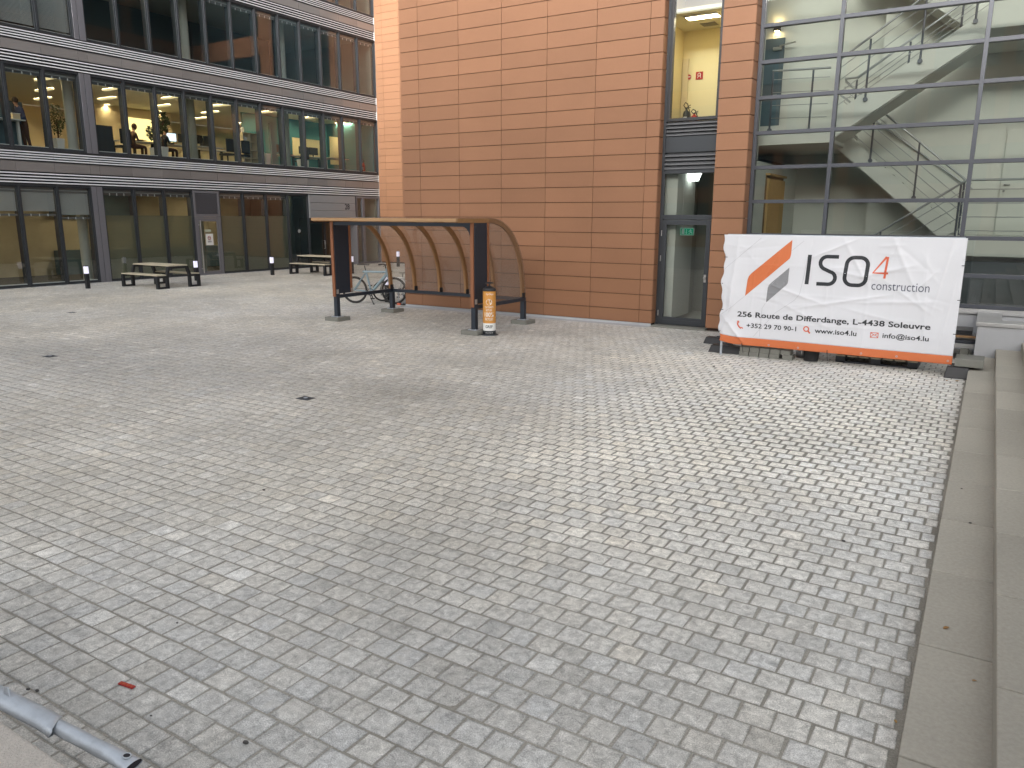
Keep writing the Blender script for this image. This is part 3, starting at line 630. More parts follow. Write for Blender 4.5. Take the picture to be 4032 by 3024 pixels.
# interior: rear wall in two depths, side wall, floor, ceiling
b = MB(); b.box(-4.25,-2.52,20.0,20.1,0,15); b.box(-2.52,-2.42,19.4,20.1,0,15); b.box(-2.42,9,19.4,19.5,0,15); b.box(-4.31,-4.25,YC+.26,16.3,3.5,15); b.box(-4.93,-4.31,16.24,16.3,3.5,15); b.box(-4.93,-4.88,16.3,17.62,3.5,15); b.box(-5.7,-4.93,17.56,17.62,3.5,15); b.box(-5.7,-5.62,17.62,20,3.5,15); b.box(-5.7,-4.25,20.0,20.1,3.5,15); b.box(-4.31,-4.25,YC+.26,20.1,0,3.5); b.box(-5.7,-4.25,16.3,20.0,3.44,3.5); b.box(9,9.1,YC+.26,20,0,15); b.build('inner_wall', 'white_wall', stw)
b = MB(); b.box(-4.25,9,YC+.26,20,0.55,0.62); b.build('inner_floor', 'slab', stw)
b = MB(); b.box(-4.25,9,YC+.26,20,14.9,15.0); b.build('inner_ceiling', 'white_wall', stw)
b = MB(); b.box(-0.9,9,17.0,17.12,0.62,1.52); b.build('reflection_panel', 'reflection_dark', stw)  # added dark panel in place of the dark steps mirrored in the glass
dd = MB(); dd.box(-5.55,-4.76,19.94,19.995,4.17,6.5); ddo = dd.build('dark_door', 'dark_wall', stw, 0.004)
h = MB(); h.tube([(-4.84,19.93,5.2),(-4.84,19.86,5.2),(-4.96,19.86,5.2)],.014,8); h.build('handle', 'inox', ddo)
h = MB(); h.box(-5.0,-4.8,19.86,19.935,6.22,6.29); h.bar((-4.85,19.88,6.31),(-4.45,19.70,6.33),.02,.03); h.build('closer', 'inox', ddo)
wd = MB(); wd.box(0.0,1.05,19.36,19.395,1.95,4.1); wdo = wd.build('white_door', 'white_wall', stw, 0.006)
h = MB(); h.box(0.55,0.85,19.29,19.358,3.92,3.99); h.bar((0.85,19.3,4.0),(0.6,19.2,4.02),.02,.03); h.build('closer', 'inox_dark', wdo)
h = MB(); h.tube([(0.07,19.36,3.0),(0.07,19.30,3.0),(0.17,19.30,3.0)],.014,8); h.ball((0.07,19.34,2.88),.022,6); h.build('handle', 'inox_dark', wdo)
wl = thing('wall_lamp', 'small black cube wall lamp glowing up and down in the stairwell', 'lamp', (-4.95,19.98,6.72))
b = MB(); b.box(-5.02,-4.88,19.86,19.998,6.66,6.80); b.build('body', 'black', wl, 0.004)
b = MB(); b.box(-4.99,-4.91,19.88,19.97,6.802,6.808); b.box(-4.99,-4.91,19.88,19.97,6.652,6.658); b.build('lens', 'lamp_warm', wl)
ra = thing('slatted_radiator_cover', 'honey-coloured vertical slatted cover on the stairwell wall, lower left', 'radiator cover', (-4.2,19.2,2))
b = MB(); b.box(-4.249,-4.22,17.05,18.55,1.2,3.18); b.build('back_panel', 'amber_dark', ra)
b = MB()
for k in range(19): b.box(-4.22,-4.17,17.07+k*.078,17.105+k*.078,1.2,3.12)
b.build('slats', 'amber', ra)
b = MB(); b.box(-4.249,-4.15,17.03,18.57,3.185,3.23); b.build('cap', 'amber', ra)

# the staircase inside
sc_ = thing('staircase', 'white dog-leg staircase with stainless rod railings behind the glass front', 'staircase', (-2,17.5,1.9))
YF0, YF1, YB0, YB1 = 16.9, 18.05, 18.25, 19.38
def flight(x0, z0, x1, z1, h, y0, y1):
    b = MB(); b.prism([(x0,z0-h),(x1,z1-h),(x1,z1),(x0,z0)], 'y', y0, y0+0.06)
    b.prism([(x0,z0-h),(x1,z1-h),(x1,z1),(x0,z0)], 'y', y1-0.06, y1)
    n = max(3, int(abs(z1-z0)/0.17))
    for k in range(n):
        xa = x0+(x1-x0)*k/n; xb = x0+(x1-x0)*(k+1)/n; zb = z0+(z1-z0)*k/n
        zt = min(zb, zb+(z1-z0)/n); b.box(xa, xb, y0+0.06, y1-0.06, zt-0.15, zt-0.02)
    b.prism([(x0,z0-h-.02),(x1,z1-h-.02),(x1,z1-h+.05),(x0,z0-h+.05)], 'y', y0+0.06, y1-0.06)
    return b.build('flight', 'white_wall', sc_)
flight(-2.95,4.35,-0.55,5.95,0.48,YF0,YF1)        # upper flight, near the glass
flight(-3.2,4.3,-0.62,2.06,0.42,YB0,YB1)          # middle flight, behind, falling to the right
flight(-2.4,0.85,-0.62,2.08,0.42,YF0,YF1)         # lower flight, near the glass
flight(-2.95,7.9,-0.55,6.1,0.42,YB0,YB1)
b = MB(); b.box(-4.24,-2.95,YF0,19.99,3.79,4.17); b.box(-5.61,-4.241,17.63,19.99,3.79,4.17); b.box(-4.875,-4.241,16.9,17.629,3.79,4.17); b.build('landing', 'white_wall', sc_)
b = MB(); b.box(-0.62,2.0,YF0,19.39,1.62,1.98); b.build('landing', 'white_wall', sc_)
b = MB(); b.box(-0.55,4.0,YF0,19.39,5.62,6.05); b.build('landing', 'white_wall', sc_)
def railing(pts, posts, y, hr=0.021, rods=4, drop=1.0, foot=.16):
    b = MB(); b.tube([(x,y,z) for x,z in pts], hr, 10); ra_ = b.build('handrail', 'inox_dark', sc_)
    b = MB()
    for k in range(rods):
        d = 0.17+k*(drop-0.3)/max(1,rods-1)
        b.tube([(x,y,z-d) for x,z in pts], 0.0075, 6)
    b.build('rail_rods', 'inox_dark', sc_)
    for x, z in posts:
        b = MB(); b.tube([(x,y-0.012,z-0.03),(x,y-0.012,z-drop-foot)], 0.019, 10); b.tube([(x,y-.03,z-drop-foot+.04),(x,y+.05,z-drop-foot+.04)], .042, 14)
        b.build('post', 'frame_blue', sc_)
railing([(-4.22,5.235),(-3.1,5.20)], [(-4.2,5.25),(-3.42,5.21)], YF0-0.03, drop=1.05)
railing([(-2.99,5.30),(-0.6,6.98)], [(-2.42,5.68),(-1.54,6.29),(-0.72,6.88)], YF0-0.03, drop=1.0)
railing([(-3.02,5.16),(-2.78,5.16),(-0.5,6.72)], [(-2.78,5.14),(-1.85,5.78),(-1.0,6.36)], YF1+0.0, drop=0.95, foot=.1)
railing([(-3.02,5.16),(-3.02,5.12),(-0.5,2.98)], [(-2.40,4.62),(-1.50,3.85),(-0.62,3.1)], YB0-0.03, drop=1.0)
railing([(-2.3,1.78),(-0.52,3.02)], [(-0.62,2.96),(-1.9,2.08)], YF0-0.03, drop=1.0)
railing([(-0.52,3.01),(2.0,3.00)], [(-0.50,3.0),(0.9,3.0)], YF0-0.03, drop=1.05)
b = MB(); b.tube([(-3.3,19.33,5.02),(-2.3,19.33,4.25),(-0.5,19.33,2.92)], 0.021, 10); b.build('wall_handrail', 'inox_dark', sc_)

# ------------------------------------------------------------------ rear building that closes the court
rear = thing('rear_building', 'bright terracotta clad building at the back corner of the plaza', 'building', (-20,31,0))
YR = 30.03
b = MB(); clad(b, 'y', YR, -1, [XF,-26.02]+[-26.02+1.02*k for k in range(1,3)]+[-23.6], seed=11); b.build('cladding', 'terra_back_lit', rear)
b = MB(); clad(b, 'y', YR, -1, [-19.5,-18.5], seed=12)
for z0, z1 in ((0.055,3.95),(6.9,7.9),(10.75,11.75),(14.6,16.4)): clad(b, 'y', YR, -1, [-18.5,-17.4,-16.3,-15.2,-14.1,-12.95], z0, z1, seed=13)
b.build('cladding', 'terra_back_lit', rear)
for z0, z1 in ((3.95,6.9),(7.9,10.75),(11.75,14.6)):
    for x0, x1 in ((-18.5,-15.8),(-15.8,-12.95)):
        f = MB(); f.ring('y', YR-.01, YR+.03, x0, x1, z0, z1, .06); fo = f.build('window', 'frame_dark', rear)
        p = MB(); p.quad((x0+.06,YR+.01,z0+.06),(x1-.06,YR+.01,z0+.06),(x1-.06,YR+.01,z1-.06),(x0+.06,YR+.01,z1-.06)); p.build('pane', 'glass_dark', fo)
b = MB(); b.box(XF,-23.62,YR+0.035,YR+0.3,0,16.8); b.box(-19.48,-12.9,YR+0.035,YR+0.3,0,16.8); b.build('core', 'gap', rear)
for k in range(3):
    b = MB(); xx = (-23.58,-21.54,-19.54)[k]; b.box(xx-.035,xx+.035,YR-.02,YR+.1,0,16.8); b.build('mullion', 'frame_blue', rear)
for j in range(15):
    z0 = 0.3+1.1*j
    for k in range(2):
        x0, x1 = (-23.545,-21.575) if k == 0 else (-21.505,-19.575)
        b = MB(); b.box(x0,x1,YR-.02,YR+.1,z0-.035,z0+.035); b.build('transom', 'frame_blue', rear)
        p = MB(); p.quad((x0,YR+.03,z0+.035),(x1,YR+.03,z0+.035),(x1,YR+.03,z0+1.065),(x0,YR+.03,z0+1.065)); p.build('pane', 'glass_dark', rear)
b = MB(); b.box(-23.6,-19.5,33,33.2,0,16.8); b.build('inner_wall', 'grey_wall', rear)
b = MB(); b.box(XF,-12.9,YR+.3,34,16.8,17.0); b.build('roof', 'slab', rear)
lamp2 = thing('rear_wall_lamp', 'small black wall lamp behind the rear glazing, seen mirrored in the office windows', 'lamp', (-21.2,32.9,9.6))
b = MB(); b.box(-21.3,-21.1,32.8,32.998,9.2,9.5); b.build('body', 'black', lamp2)
b = MB(); b.box(-21.27,-21.13,32.83,32.97,9.502,9.51); b.box(-21.27,-21.13,32.83,32.97,9.19,9.198); b.build('lens', 'lamp_warm', lamp2)

# ------------------------------------------------------------------ building added behind the camera to keep the sun off tower and court
opp = thing('added_shading_building', 'long added terracotta building behind the camera, sized to shade the court, mirrored in the glass', 'building', (-5,-14,0))
b = MB(); b.box(-34,24,-40,-30,0,18); b.build('wall', 'terra', opp)
for j in range(4):
    for k in range(12):
        f = MB(); x0 = -33+4.7*k; f.ring('y', -29.99, -29.9, x0, x0+3.9, 1.0+3.7*j, 3.5+3.7*j, .07); fo = f.build('window', 'frame_dark', opp)
        p = MB(); p.quad((x0+.07,-29.96,1.07+3.7*j),(x0+3.83,-29.96,1.07+3.7*j),(x0+3.83,-29.96,3.43+3.7*j),(x0+.07,-29.96,3.43+3.7*j)); p.build('pane', 'glass_dark', fo)

# ------------------------------------------------------------------ office building on the left
off = thing('office_building', 'long office building with ribbon windows and louvre bands, left side', 'building', (-28,20,0))
MM = 1.196
YM = [30.03-MM*k for k in range(13)]                     # 30.03 ... 15.68
YLEFT = [15.30, 14.16, 12.96, 11.77, 10.57, 9.37, 8.17]
bays = [(YM[k+1], YM[k]) for k in range(12)]             # bay k: right to left
lbays = [(YLEFT[k+1], YLEFT[k]) for k in range(6)]
FL = [(0.0, 3.26), (4.36, 6.915), (7.97, 10.56), (11.62, 14.2)]     # glazing heights per storey
def window(y0, y1, z0, z1, glass='glass', blind=0.0, film=False, rail=True):
    f = MB(); f.ring('x', XF, XF-0.20, y0, y1, z0, z1, 0.032, 0.04); f.ring('x', XF-0.045, XF-0.30, y0+.032, y1-.032, z0+.04, z1-.04, 0.035, 0.045)
    fo = f.build('window', 'frame', off)
    a, c, e, h = y0+.067, y1-.067, z0+.085, z1-.085
    p = MB(); p.quad((XF-.08,a,e),(XF-.08,c,e),(XF-.08,c,h),(XF-.08,a,h)); p.build('pane', glass, fo)
    s = MB(); s.box(XF-.09,XF-.20,a,c,e,e+.022); s.build('sill_strip', 'slat', fo)
    if film:
        q = MB(); q.quad((XF-.088,a,e),(XF-.088,c,e),(XF-.088,c,2.30),(XF-.088,a,2.30)); q.build('privacy_film', 'film', fo)
    if rail:
        zb = h-0.08-blind
        r = MB(); r.mi = 1; r.box(XF-.135,XF-.20,a,c,h-.15,h); r.mi = 0; r.box(XF-.128,XF-.134,a,c,h-.085,h-.07)
        if blind > .1:
            n = int(blind/0.035)
            for k in range(n):
                zz_ = h-.05-(k+1)*0.035; r.prism([(XF-.14,zz_),(XF-.165,zz_+.030),(XF-.167,zz_+.029),(XF-.142,zz_-.001)], 'y', a+.01, c-.01)
        r.mi = 1; r.box(XF-.135,XF-.175,a+.01,c-.01,zb-.10,zb-.04)
        r.mi = 2
        for t in (.25,.5,.75):
            yc = a+(c-a)*t; r.box(XF-.125,XF-.134,yc-.014,yc+.014,zb-.115,zb-.03)
        r.build('blind', ['blind','blind_rail','slat'], fo)
    return fo
for s, (z0, z1) in enumerate(FL):
    for k, (y0, y1) in enumerate(bays):
        if s == 0 and k in (0,1,2,3,8): continue
        if s == 0 and k == 4: window(y0, y1, z0, z1, 'glass_black', rail=False); continue
        window(y0, y1, z0, z1, blind=(0.0 if s < 3 else 0), film=(s == 0))
    for k, (y0, y1) in enumerate(lbays):
        bl = (0.0 if s == 1 else 2.3 if s == 2 else [0.82,0.72,0.72,0.72,0.72,0.72][k] if s == 0 else 0)
        window(y0, y1, z0, z1, blind=bl)
    b = MB(); b.box(XF+0.02,XF-0.2,15.30,15.455,z0,z1); b.box(XF-0.01,XF-0.2,15.455,15.475,z0,z1); b.box(XF+0.02,XF-0.2,15.475,15.68,z0,z1); b.build('pillar', 'pillar', off, 0.004)
# bands between the storeys: louvre, bronze panel, louvre
edges = YM[::-1]; edges = [8.17,9.37,10.57,11.77,12.96,14.16,15.35]+edges[0:]
def band_louvre(z0, z1):
    v = MB(); v.mi = 1; v.box(XF-.06,XF-.10,8.17,30.025,z0,z1); v.mi = 0
    n = 4; h = (z1-z0)/n
    for k in range(n):
        zc = z0+h*k+h*.25
        for i in range(len(edges)-1):
            a, c = edges[i]+.003, edges[i+1]-.003
            v.prism([(XF+.005,zc),(XF+.012,zc+.006),(XF-.012,zc+.040),(XF-.055,zc+.046),(XF-.055,zc+.040),(XF-.018,zc+.034)], 'y', a, c)
    v.build('louvre_band', ['slat','void'], off)
for i in range(4):
    zb = 3.27+3.652*i
    band_louvre(zb+.01, zb+.385); band_louvre(zb+.73, zb+1.04)
    for j in range(len(edges)-1):
        b = MB(); b.tone = random.random(); b.box(XF-.005,XF-.06,edges[j]+.004,edges[j+1]-.004,zb+.40,zb+.70); b.build('spandrel_panel', 'bronze', off, 0.004)
    b = MB(); b.box(XF-.02,XF-.10,8.17,30.02,zb+.388,zb+.398); b.box(XF+.005,XF-.10,8.17,30.02,zb+.703,zb+.728); b.box(XF+.004,XF-.10,8.17,30.02,zb+1.045,zb+1.088); b.box(XF+.004,XF-.10,8.17,30.02,zb-.008,zb+.008)
    b.build('trim', 'frame_dark', off)
# structural slabs, ceilings, interior walls
for i, z in enumerate((3.30,6.955,10.60,14.25)):
    b = MB(); b.box(XF-.205,-36.2,7.2,30.02,z+.05,z+1.05); b.build('floor_slab', 'slab', off)
    b = MB(); b.box(XF-.205,-36,7.2,30.0,z-.02,z+.04); b.build('ceiling', 'ceil' if i == 1 else 'grey_wall', off)
b = MB(); b.box(XF-.205,-36,7.2,30.0,-.04,.015); b.build('floor', 'carpet', off)
b = MB(); b.box(XF-.205,-36,7.2,30.0,4.352,4.375); b.build('floor', 'carpet', off)
b = MB(); b.box(-36.2,-36,7.2,30.0,0,3.28); b.build('interior_wall', 'grey_wall', off)
b = MB(); b.box(-31.2,-31.1,7.2,25.2,0,3.27); b.build('interior_wall', 'tan_wall', off)
b = MB(); b.box(-31.09,-30.6,16.2,24.6,0.02,.95); b.box(-31.09,-30.75,16.2,19.6,2.3,3.2); b.build('kitchen_units', 'dark_wall', off)
b = MB(); b.box(-36.2,-36,7.2,30.0,4.37,6.93); b.build('interior_wall', 'cream', off)
b = MB(); b.box(-36.2,-36,7.2,30.0,7.95,10.58); b.build('interior_wall', 'dark_wall', off)
b = MB(); b.box(-31,-30.9,16,27.4,8.0,10.58); b.build('interior_wall', 'dark_wall', off)
b = MB(); b.box(-36.2,-36,7.2,30.0,11.6,14.2); b.build('interior_wall', 'dark_wall', off)
b = MB(); b.box(XF-.2,-36.2,7.0,7.2,0,17); b.build('gable_wall', 'slab', off)
b = MB(); b.box(-36.2,XF-.21,29.9,30.02,0,3.27); b.box(-36.2,XF-.21,29.9,30.02,7.95,10.58); b.box(-36.2,XF-.21,29.9,30.02,11.6,14.2); b.build('end_wall', 'grey_wall', off)
b = MB(); b.box(-36.2,XF-.21,29.9,30.02,4.37,6.93); b.build('end_wall', 'teal', off)
b = MB(); b.box(-29.9,-29.8,24.6,29.9,4.376,6.93); b.build('partition', 'teal', off)
b = MB(); b.box(-33.1,-33.0,19.5,23.2,4.376,6.93); b.build('partition', 'cream', off)
b = MB(); b.box(-28.35,-28.25,10.2,14.28,4.376,6.0); b.build('partition', 'dark_wall', off)
b = MB(); b.box(XF-.1,-36.3,7.0,30.3,16.9,17.2); b.build('roof', 'slab', off)
for yc in (15.5, 20.3, 25.16):
    for z0, z1 in ((0.015,3.27),(4.376,6.93),(7.95,10.58)):
        b = MB(); b.lathe(-27.62,yc,[(.165,z0),(.165,z1)],20); b.build('column', 'white_wall' if yc < 20 or z0 > 7 else 'grey_wall', off)
b = MB(); b.box(-28.0,-27.85,24.5,24.78,4.376,6.35); b.build('teal_fin', 'teal', off)
# ceiling strip lamps on the first floor
lamp0 = None
for X0, Y0, n in ((-28.55,12.85,8),(-31.0,14.1,7),(-33.3,12.8,8)):
    for k in range(n):
        loc = (X0, Y0+2.43*k, 6.93)
        if lamp0 is None:
            lamp0 = thing('strip_lamp', 'slim warm strip lamp on the first-floor office ceiling', 'lamp', loc, 'strip lamps on the first-floor ceiling')
            x, y, z = loc
            b = MB(); b.box(x-.55,x+.55,y-.075,y-.065,z-.055,z); b.box(x-.55,x+.55,y+.065,y+.075,z-.055,z); b.box(x-.55,x-.54,y-.064,y+.064,z-.055,z); b.box(x+.54,x+.55,y-.064,y+.064,z-.055,z); b.build('housing', 'strip_side', lamp0)
            b = MB(); b.box(x-.53,x+.53,y-.06,y+.06,z-.012,z-.002); b.build('tube', 'strip_core', lamp0)
        else: dup(lamp0, loc)
for x,y,z,l in ((-29.2,17.3,3.24,'warm ceiling lamp over the ground-floor canteen left of the louvred door'),(-29.2,22.4,3.24,'warm ceiling lamp over the ground-floor canteen right of the louvred door'),(-29.2,12.6,3.24,'warm ceiling lamp behind the half-lowered ground-floor blinds'),
                (-28.6,16.5,10.54,'lone ceiling lamp in the dark second floor beside the pillar'),(-31.8,13.6,10.54,'ceiling lamp behind the lowered second-floor blinds'),(-27.6,24.75,3.24,'tiny lit spot in the dark ground-floor pane left of the number 28')):
    t = thing('ceiling_lamp', l, 'lamp', (x,y,z)); d = .45 if z < 4 and y < 24 else .12
    b = MB(); b.box(x-d,x+d,y-.1,y+.1,z-.02,z+.035); b.build('housing', 'white', t)
    b = MB(); b.box(x-d+.02,x+d-.02,y-.08,y+.08,z-.03,z-.022); b.build('diffuser', 'strip_dim', t)

# ground-floor door with louvre panel (bay 8)
y0, y1 = bays[8]
f = MB(); f.ring('x', XF+.012, XF-.14, y0, y1, 2.27, 3.25, 0.09, 0.09); fo = f.build('louvre_frame', 'pillar', off, 0.003)
v = MB(); v.mi = 1; v.box(XF-.06,XF-.09,y0+.09,y1-.09,2.36,3.16); v.mi = 0
for k in range(20):
    zc = 2.365+k*.0395; v.prism([(XF+.0,zc),(XF+.0,zc+.012),(XF-.055,zc+.034),(XF-.055,zc+.024)], 'y', y0+.09, y1-.09)
v.build('louvres', ['pillar','void'], fo)
f = MB(); f.ring('x', XF+.01, XF-.10, y0, y1, 0.0, 2.262, 0.075, 0.05); dfr = f.build('door_frame', 'pillar', off, 0.003)
d = MB(); d.ring('x', XF-.0, XF-.06, y0+.08, y1-.08, 0.02, 2.205, 0.10, 0.12); do_ = d.build('door', 'pillar', off, 0.003)
p = MB(); p.quad((XF-.03,y0+.18,.14),(XF-.03,y1-.18,.14),(XF-.03,y1-.18,2.085),(XF-.03,y0+.18,2.085)); p.build('pane', 'glass', do_)
h = MB(); h.tube([(XF+.06,y0+.20,.08),(XF+.06,y0+.20,2.12)],.018,10)
for z in (.25,1.95): h.tube([(XF+.06,y0+.20,z),(XF,y0+.14,z)],.010,6)
h.build('pull_handle', 'inox', do_)
n_ = MB(); n_.box(XF-.022,XF-.026,19.72,20.06,1.16,1.60); no = n_.build('notice', 'white', do_)
q = MB(); q.mi = 0; q.torus((XF-.019,19.88,1.44),(1,0,0),.065,.010,24,6); q.bar((XF-.018,19.84,1.48),(XF-.018,19.92,1.40),.012,.004); q.mi = 1; q.box(XF-.018,XF-.02,19.84,19.92,1.43,1.455)
for r_ in range(2): q.box(XF-.018,XF-.0205,19.80,19.97,1.30-.03*r_,1.315-.03*r_)
vs_, fs_ = text2d('NO', width=.12, height=.05); q.add([(XF-.018,19.83+a,1.335+c) for a,c in vs_], fs_)
q.build('print', ['red','ban_ink'], no)
n_ = MB(); n_.box(XF-.022,XF-.026,19.70,19.98,1.68,1.77); n_.build('sticker', 'grass_pane', do_)
# brushed fascia with the house number and the recessed entrance
f = MB()
for z0, z1 in ((2.235,2.565),(2.575,2.905),(2.915,3.245)): f.box(XF+.035,XF-.10,25.26,28.22,z0,z1)
f.box(XF+.03,XF-.3,25.23,25.257,2.235,3.245)
fa = f.build('fascia', 'steel_panel', off, 0.003)
vs_, fs_ = text2d('28', width=.32, height=.27, bold=.02); q = MB(); q.add([(XF+.038,27.50+a,2.62+c) for a,c in vs_], fs_); q.build('house_number', 'ban_ink', fa)
XE = XF-.62
b = MB(); b.box(XF-.1,XE,25.25,28.24,2.2,2.232); b.build('soffit', 'frame_dark', off)
b = MB(); b.box(XE+.06,XE-.06,25.25,25.32,0,2.2); b.box(XE+.06,XE-.06,28.17,28.24,0,2.2); b.box(XE+.06,XE-.06,25.32,28.17,2.10,2.2); b.box(XF-.11,XE,25.2,25.25,0,2.2); b.build('entrance_frame', 'frame', off)
for a, c, hy in ((25.33,26.74,26.66),(26.75,28.16,28.08)):
    d = MB(); d.ring('x', XE+.03, XE-.03, a, c, 0.015, 2.09, 0.06, 0.09); de = d.build('entrance_door', 'frame', off, 0.003)
    p = MB(); p.quad((XE,a+.06,.105),(XE,c-.06,.105),(XE,c-.06,2.0),(XE,a+.06,2.0)); p.build('pane', 'glass_black', de)
    h = MB(); h.tube([(XE+.03,hy,.80),(XE+.09,hy,.80),(XE+.09,hy,1.18),(XE+.03,hy,1.18)],.014,8); h.build('handle', 'inox', de)
b = MB(); b.box(XF+.06,XF-.62,28.245,28.32,0,2.232); b.build('entrance_pier', 'pillar', off)
for a, c in ((28.33,28.83),(28.84,30.02)):
    f = MB(); f.ring('x', XF, XF-.14, a, c, 0.02, 3.25, 0.075, 0.08); fo = f.build('window', 'pillar', off)
    p = MB(); p.quad((XF-.06,a+.075,.10),(XF-.06,c-.075,.10),(XF-.06,c-.075,3.17),(XF-.06,a+.075,3.17)); p.build('pane', 'glass', fo)
# no-smoking disc on the dark pane
q = MB(); q.prism([(24.66+.075*math.cos(k*math.pi/14),1.65+.075*math.sin(k*math.pi/14)) for k in range(28)],'x',XF-.076,XF-.072); qo = q.build('smoking_sticker', 'white', off)
q = MB(); q.torus((XF-.0705,24.66,1.65),(1,0,0),.055,.006,24,6); q.bar((XF-.07,24.625,1.685),(XF-.07,24.695,1.615),.012,.003); q.box(XF-.071,XF-.0705,24.63,24.69,1.643,1.657); q.build('pictogram', 'ban_ink', qo)

# ------------------------------------------------------------------ wooden bicycle shelter
sh = thing('shelter', 'curved-roof larch and dark steel shelter with clear sheeting in the middle of the plaza', 'shelter', (-10.5,13.2,0))
X0, X1 = -12.40, -8.64
YO, YP, YQ, YB = 11.95, 12.52, 13.0, 14.41
def curve(off=0.0, n=22):
    pts = [(YO, 2.271+off), (YQ, 2.271+off)]
    for i in range(1, n+1):
        t = (math.pi/2)*i/n
        c_, s_ = math.cos(t)**(2/2.25) if math.cos(t) > 0 else 0, math.sin(t)**(2/2.25)
        pts.append((YQ+(YB-YQ+off)*s_, 0.585+(2.271-0.585+off)*c_))
    return pts
for k in range(6):
    x = X0+(X1-X0)*k/5
    hw = 0.032; o_, i_ = curve(0), curve(-0.085)
    o_ = o_[1:] if 0 < k < 5 else o_; i_ = i_[1:] if 0 < k < 5 else i_
    b = MB(); n = len(o_); vs = []
    for p, q in zip(o_, i_): vs += [(x-hw,p[0],p[1]),(x+hw,p[0],p[1]),(x+hw,q[0],q[1]),(x-hw,q[0],q[1])]
    fs = [(0,1,2,3),(4*n-1,4*n-2,4*n-3,4*n-4)]
    for i in range(n-1):
        for j in range(4): fs.append((4*i+j, 4*(i+1)+j, 4*(i+1)+(j+1)%4, 4*i+(j+1)%4))
    b.add(vs, fs); b.build('rib', 'wood_rib', sh, 0.004)
    br = MB(); br.box(x+hw,x+hw+.012,YB-.10,YB+.01,.575,.68); br.tube([(x+hw,YB-.05,.64),(x+hw+.024,YB-.05,.64)],.012,8); br.build('bracket', 'black_steel', sh)
b = MB(); b.box(X0-.032,X1+.032,YO-.06,YO-.002,2.207,2.268); b.build('front_beam', 'wood', sh, 0.004)
b = MB(); b.box(X0+.032,X1-.032,YQ-.03,YQ+.02,2.19,2.262); b.build('purlin', 'wood', sh, 0.003)
cs = curve(0.010); b = MB(); n = len(cs); b.add([(X0-.05,p[0] if i else YO-.07,p[1]) for i,p in enumerate(cs)]+[(X1+.05,p[0] if i else YO-.07,p[1]) for i,p in enumerate(cs)], [(i,i+1,n+i+1,n+i) for i in range(n-1)], True); b.build('roof_sheet', 'sheet', sh)
for sx in (X0-.036, X1+.036):
    b = MB(); poly = [(YQ+.03,.58)]+[(p[0],p[1]) for p in curve(0)[1:]]
    b.add([(sx,p[0],p[1]) for p in poly], [tuple(range(len(poly)))]); b.build('side_sheet', 'sheet_side', sh)
b = MB(); b.box(X0-.045,X1+.045,YP-.045,YP+.045,2.11,2.184)
b.prism([(X1-.05,2.11),(X1-.25,2.11),(X1-.18,2.07),(X1-.12,2.0),(X1-.09,1.9),(X1-.05,1.88)],'y',YP-.008,YP+.008); b.build('cross_beam', 'navy_steel', sh, 0.003)
for x in (X0, X1):
    b = MB(); b.box(x-.05,x+.05,YP-.05,YP+.05,.095,2.109); b.build('post', 'navy_steel', sh, 0.004)
    b = MB(); b.box(x-.05,x+.05,YB-.05,YB+.05,.095,.498); b.build('post', 'navy_steel', sh, 0.004)
    b = MB(); b.box(x-.04,x+.04,YP+.051,YB+.05,.50,.574); b.build('side_rail', 'navy_steel', sh, 0.003)
    b = MB(); b.box(x-.018,x+.018,YP+.055,YQ-.052,.60,2.184); b.build('side_panel', 'navy_steel', sh)
    b = MB(); b.box(x-.036,x+.036,YP-.085,YP-.052,.54,2.184); b.build('batten', 'wood_v', sh, 0.004)
    b = MB(); b.box(x-.045,x+.045,YQ-.05,YQ-.005,.60,2.184); b.build('batten', 'wood_v', sh, 0.004)
    b = MB()
    for yy_ in (YP-.02, YQ-.03):
        b.box(x+.046,x+.062,yy_-.03,yy_+.03,.60,.70)
        for zz_ in (.625,.672): b.tube([(x+.06,yy_,zz_),(x+.072,yy_,zz_)],.009,8)
    b.build('bracket', 'inox', sh)
b = MB(); b.box(X0+.041,X1-.041,YB-.035,YB+.035,.50,.574); b.build('back_rail', 'navy_steel', sh, 0.003)
for x in (X0, X1):
    for y in (YP, YB):
        b = MB(); b.box(x-.10,x+.10,y-.10,y+.10,.0855,.0945)
        for dx in (-.075,.075):
            for dy in (-.075,.075): b.lathe(x+dx,y+dy,[(.012,.0945),(.012,.108)],6)
        b.build('foot_plate', 'galv', sh)
for x, y, lb in ((X0,YP,'concrete block under the front left foot of the wooden shelter'),(X1,YP,'concrete block under the front right foot of the shelter, beside the ashtray'),
                 (X0,YB,'concrete block under the rear left foot of the shelter, near the bicycles'),(X1,YB,'concrete block under the rear right foot of the shelter, near the tower wall')):
    b = MB(); b.box(x-.20,x+.20,y-.20,y+.20,0.0,.085); tag(b.build('concrete_block', 'concrete', bevel=0.008), lb, 'concrete block', 'concrete blocks under the shelter feet')

